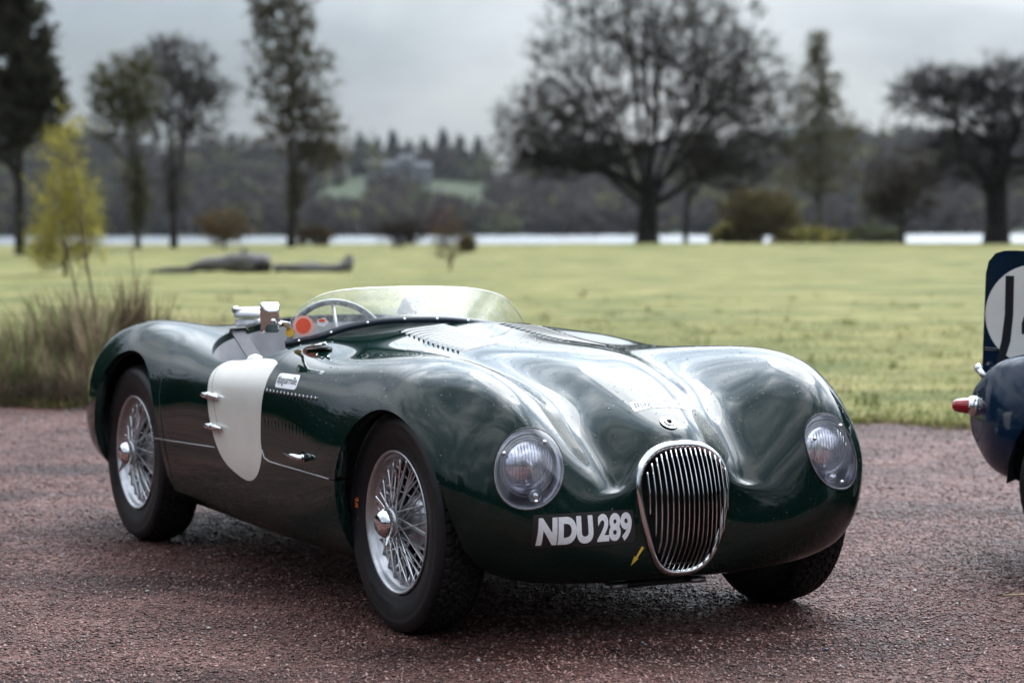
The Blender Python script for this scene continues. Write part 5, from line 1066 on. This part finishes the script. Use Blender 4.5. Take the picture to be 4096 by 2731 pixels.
def tufts(name, label, spots, cols, w=.0032):
    PP, HH, LL, CC = [], [], [], []
    for (cx, cy, r, hh, n, ln) in spots:
        a = rng.random(n) * 2 * math.pi; q = np.sqrt(rng.random(n)); PP.append(np.stack([cx + r * q * np.cos(a), cy + r * q * np.sin(a), np.zeros(n)], 1)); HH.append(hh * (.35 + .75 * rng.random(n) ** .8)); LL.append(np.stack([np.cos(a), np.sin(a), np.zeros(n)], 1) * (ln * (.2 + .9 * q * rng.random(n)))[:, None])
    P, H, L_ = map(np.concatenate, (PP, HH, LL)); n = len(P); cols = pick_c(n, cols, .4); a = rng.random(n) * 2 * math.pi; u = np.stack([np.cos(a), np.sin(a), np.zeros(n)], 1); V = []; CV = []
    for t, ww, dk in ((0, 1, .35), (.3, .9, .7), (.6, .7, 1), (.85, .4, 1.15), (1, .08, 1.2)):
        c = P + np.array((0, 0, 1)) * (H * t * (1 - .25 * t * t))[:, None] + L_ * (H * t ** 1.8)[:, None]
        V += [c - u * w * ww, c + u * w * ww]; CV += [cols * (dk if False else 1)] * 2
    V = np.stack(V, 1).reshape(-1, 3); CV = np.stack(CV, 1).reshape(-1, 3); b = (np.arange(n) * 10)[:, None]; F = np.stack([np.concatenate([b + 2 * j, b + 2 * j + 1, b + 2 * j + 3, b + 2 * j + 2], 1) for j in range(4)], 1).reshape(-1, 4)
    return tag(raw_mesh(name, V, F, M_['foliage'], CV), label, 'tussock', kind='stuff')
DKT = [(.06, .042, .030), (.09, .062, .042), (.04, .03, .02)]
tufts('rush_tussock', 'tall tan and green rush tussock at the gravel edge, left behind the rear wing', [(-3.10, 17.2, .12, 1.0, 340, .38), (-2.92, 17.0, .10, .85, 320, .45), (-3.28, 17.4, .12, .95, 300, .42), (-3.0, 17.7, .14, .95, 300, .40), (-3.18, 16.8, .12, .50, 300, .6), (-2.95, 16.7, .12, .40, 300, .7)], TAN + GRN + DKT)
tufts('rush_tussock', 'low dark rush tussock at the left edge of the picture', [(-3.72, 17.2, .14, .62, 340, .55), (-3.5, 17.4, .12, .80, 300, .5), (-3.9, 17.5, .16, .50, 300, .7), (-3.55, 16.8, .14, .42, 320, .7), (-3.4, 16.9, .12, .55, 300, .6)], TAN[2:] + GRN + DKT)
tufts('rush_tussock', 'dark upright clump of dead stems right beside the rear wing', [(-2.74, 17.5, .08, 1.12, 300, .16), (-2.62, 17.7, .09, .92, 260, .25), (-2.82, 17.8, .09, .85, 240, .3), (-2.72, 17.1, .10, .62, 280, .45)], DKT + [(.12, .07, .05), (.16, .11, .075)])
tufts('rush_tussock', 'pale dry tussock showing above the rear deck of the green car', [(-2.45, 19.2, .12, .70, 200, .6), (-2.25, 19.4, .10, .62, 180, .7), (-2.05, 19.1, .10, .50, 160, .8)], TAN[:3])
tufts('rush_tussock', 'loose pale grass tussock farther back on the lawn', [(-3.6, 20.4, .2, .5, 160, .7), (-3.1, 20.8, .2, .55, 160, .7), (-2.5, 21.2, .2, .45, 140, .7)], TAN[:2] + GRN)
n = 2600; x = rng.uniform(-4.6, -2.2, n); blades('dead_grass', np.stack([x, 16.35 + .12 * rng.normal(size=n) + (-2.9 - x) * .2, np.zeros(n)], 1), .20 * (.4 + rng.random(n)), 1.2, np.full(n, .004), pick_c(n, [(.045, .028, .02), (.07, .05, .03), (.03, .03, .014)]))
def stem(pts, r, label):
    root = empty('young_sapling', pts[0]); tag(root, label, 'sapling'); m = MB(); q = [tuple(np.array(p) - np.array(pts[0])) for p in pts]; m.tube(smooth_line(q, 10), np.linspace(r, r * .35, 10), 6); m.build('stalk', M_['stem_bark'], root)
    for k in range(5):
        t = .35 + .13 * k; p = smooth_line(q, 20)[int(t * 19)]; m = MB(); sg = -1 if k % 2 else 1; m.tube([p, p + np.array((.03 * sg, 0, .10)), p + np.array((.045 * sg, .01, .22))], [r * .35, r * .25, r * .1], 5); m.build('twig', M_['stem_bark'], root)
mat('stem_bark', (.10, .062, .045), .8, noise_v=.3, noise_s=30)
def SP(u, v, D): return ((u - 1176) / 5599 * D, D, (490 - v) / 5599 * D + 1.283)
stem([SP(222, 860, 17.3), SP(215, 700, 17.3), SP(200, 600, 17.3), SP(190, 520, 17.3), SP(184, 430, 17.3)], .011, 'taller reddish bare stem rising from the dark clump into the willow')
stem([SP(196, 860, 17.1), SP(180, 700, 17.1), SP(162, 600, 17.1), SP(150, 540, 17.1)], .009, 'shorter bare stem leaning left of the taller one')
stem([SP(322, 820, 18.5), SP(316, 700, 18.5), SP(306, 600, 18.5), SP(300, 545, 18.5)], .006, 'thin pale stem standing right of the rush clumps')
# shrubs along the gravel edge, left of the picture
pts = []
for _ in range(330):
    x = rng.uniform(-30, -5.6); y = edge_y(x) + rng.uniform(.6, 4.5) + max(0, -x - 22) * .2; pts.append((x, y, -.15, rng.uniform(.5, 1.0), rng.uniform(1.6, 3.6), [(.020, .024, .012), (.028, .022, .014), (.016, .020, .012)][rng.integers(0, 3)], 0))
woodland('shrubbery', pts, 'dark shrubbery beside the gravel beyond the left edge, seen mirrored in the car flank', 900, .22)
# ragged verge of longer grass leaning over the gravel
n = 9000; x = rng.uniform(-6, 6, n); y = np.array([edge_y(a) for a in x]) + rng.normal(size=n) * .07 + .10 * np.sin(x * 9) * (rng.random(n) < .5) - .03
blades('grass', np.stack([x, y, np.zeros(n)], 1), .035 + .06 * rng.random(n) ** 2, 1.0, np.full(n, .0045), pick_c(n, [(.10, .12, .03), (.17, .16, .055), (.24, .19, .10), (.07, .06, .03)], .3))
# coarse tufts in the lawn and a ragged verge
n = 16000; nt2 = 1500; tx = rng.uniform(-7, 7, nt2); tq = rng.random(nt2) ** 1.5; ty_ = np.array([edge_y(a) for a in tx]) - .06 + tq * 22; tx = tx * (1 + .03 * (ty_ - 14)); ii = rng.integers(0, nt2, n); x = tx[ii] + .05 * rng.normal(size=n); y = ty_[ii] + .05 * rng.normal(size=n)
z = np.array([lawn_z(a, b) for a, b in zip(x, y)]) - .015; tcol = pick_c(nt2, [(.10, .13, .03), (.17, .165, .06), (.22, .19, .10), (.06, .085, .02), (.12, .095, .05)], .2)
blades('grass', np.stack([x, y, z], 1), (.03 + .09 * rng.random(nt2) ** 2)[ii] * (.5 + .7 * rng.random(n)), .8, np.full(n, .005), tcol[ii] * (.8 + .4 * rng.random((n, 1))))
# grass blades over the lawn near the gravel
n = 60000; x = rng.uniform(-6, 6, n); t = rng.random(n) ** 1.8; y = np.array([edge_y(a) for a in x]) + .02 + t * 13; x = x * (1 + .02 * (y - 14)); z = np.array([lawn_z(a, b) for a, b in zip(x, y)]) - .01
blades('grass', np.stack([x, y, z], 1), .028 * (.5 + 1.1 * rng.random(n)) * (1 + .6 * (rng.random(n) < .05)), .9, np.full(n, .0042), pick_c(n, [(.12, .135, .04), (.16, .16, .058), (.22, .20, .10), (.08, .11, .025)], .25))
# gravel stones: small ones in the foreground, plus odd pale and slate pebbles
ICO = np.array([(1, 0, 0), (-1, 0, 0), (0, 1, 0), (0, -1, 0), (0, 0, 1), (0, 0, -1)], float); IF = np.array([(0, 2, 4), (2, 1, 4), (1, 3, 4), (3, 0, 4), (2, 0, 5), (1, 2, 5), (3, 1, 5), (0, 3, 5)])
def stones(name, n, xr, yr, smin, smax, cols, pw=1.0, flat=.55, lift=.15):
    y = yr[0] + (yr[1] - yr[0]) * rng.random(n) ** pw; x = rng.uniform(-1, 1, n) * (y * .245) * xr; z = np.array([gz(a, b) * (.25 + .75 * min(1, max(0, (math.hypot((a - .28) / 1.6, (b - 8.4) / 2.0) - .9)))) for a, b in zip(x, y)])
    s_ = smin + (smax - smin) * rng.random(n) ** 2.2; V = ICO[None] * (s_[:, None] * (.6 + .8 * rng.random((n, 3))))[:, None] * np.array((1, 1, flat)); V = V + rng.normal(size=V.shape) * s_[:, None, None] * .16
    a = rng.random(n) * 6.28; c_, sn = np.cos(a)[:, None], np.sin(a)[:, None]; V = np.stack([V[..., 0] * c_ - V[..., 1] * sn, V[..., 0] * sn + V[..., 1] * c_, V[..., 2]], -1) + np.stack([x, y, z + s_ * lift], 1)[:, None]
    F = (IF[None] + (np.arange(n) * 6)[:, None, None]).reshape(-1, 3); o = raw_mesh(name, V.reshape(-1, 3), F, M_['stone'], np.repeat(pick_c(n, cols, .35), 6, 0)); o['kind'] = 'stuff'; return o
RED = [(.10, .046, .038), (.145, .072, .060), (.060, .026, .021), (.26, .16, .14), (.026, .011, .009), (.12, .056, .047)]
stones('gravel_stones', 140000, 1.0, (5.0, 10.5), .0028, .0078, RED, 1.35)
stones('gravel_stones', 36000, 1.0, (10.2, 16.2), .004, .010, RED, 1.0)
stones('pebbles', 170, 1.0, (5.2, 9.5), .005, .011, [(.42, .38, .33), (.30, .28, .27), (.16, .18, .20), (.45, .33, .24), (.10, .11, .13)], 1.2, .5, .4)
stones('edge_stones', 900, 1.0, (14.2, 16.9), .008, .02, [(.12, .11, .11), (.20, .18, .18), (.07, .06, .05)], 1.0, .6)
m = MB(); m.tube([(0, 0, 0), (.06, -.02, .006), (.12, -.035, .004)], [.003, .0035, .001], 5); o = m.build('straw', mat('straw', (.45, .33, .18), .7)); o.location = (1.63, 8.05, .012); tag(o, 'short pale straw lying on the gravel by the right edge', 'straw')

# ------------------------------------------------------------------ the damp air over the lake
hz = bpy.data.materials.new('haze'); hz.use_nodes = True; nt = hz.node_tree; nt.nodes.clear(); o_ = nt.nodes.new('ShaderNodeOutputMaterial'); v_ = nt.nodes.new('ShaderNodeVolumePrincipled'); v_.inputs['Color'].default_value = (.82, .88, .95, 1); v_.inputs['Density'].default_value = .00005; v_.inputs['Anisotropy'].default_value = .2; nt.links.new(v_.outputs[0], o_.inputs['Volume'])
m = MB(); m.box((0, 900, 42), (3400, 3300, 101)); tag(m.build('haze', hz, smooth=False), kind='stuff')
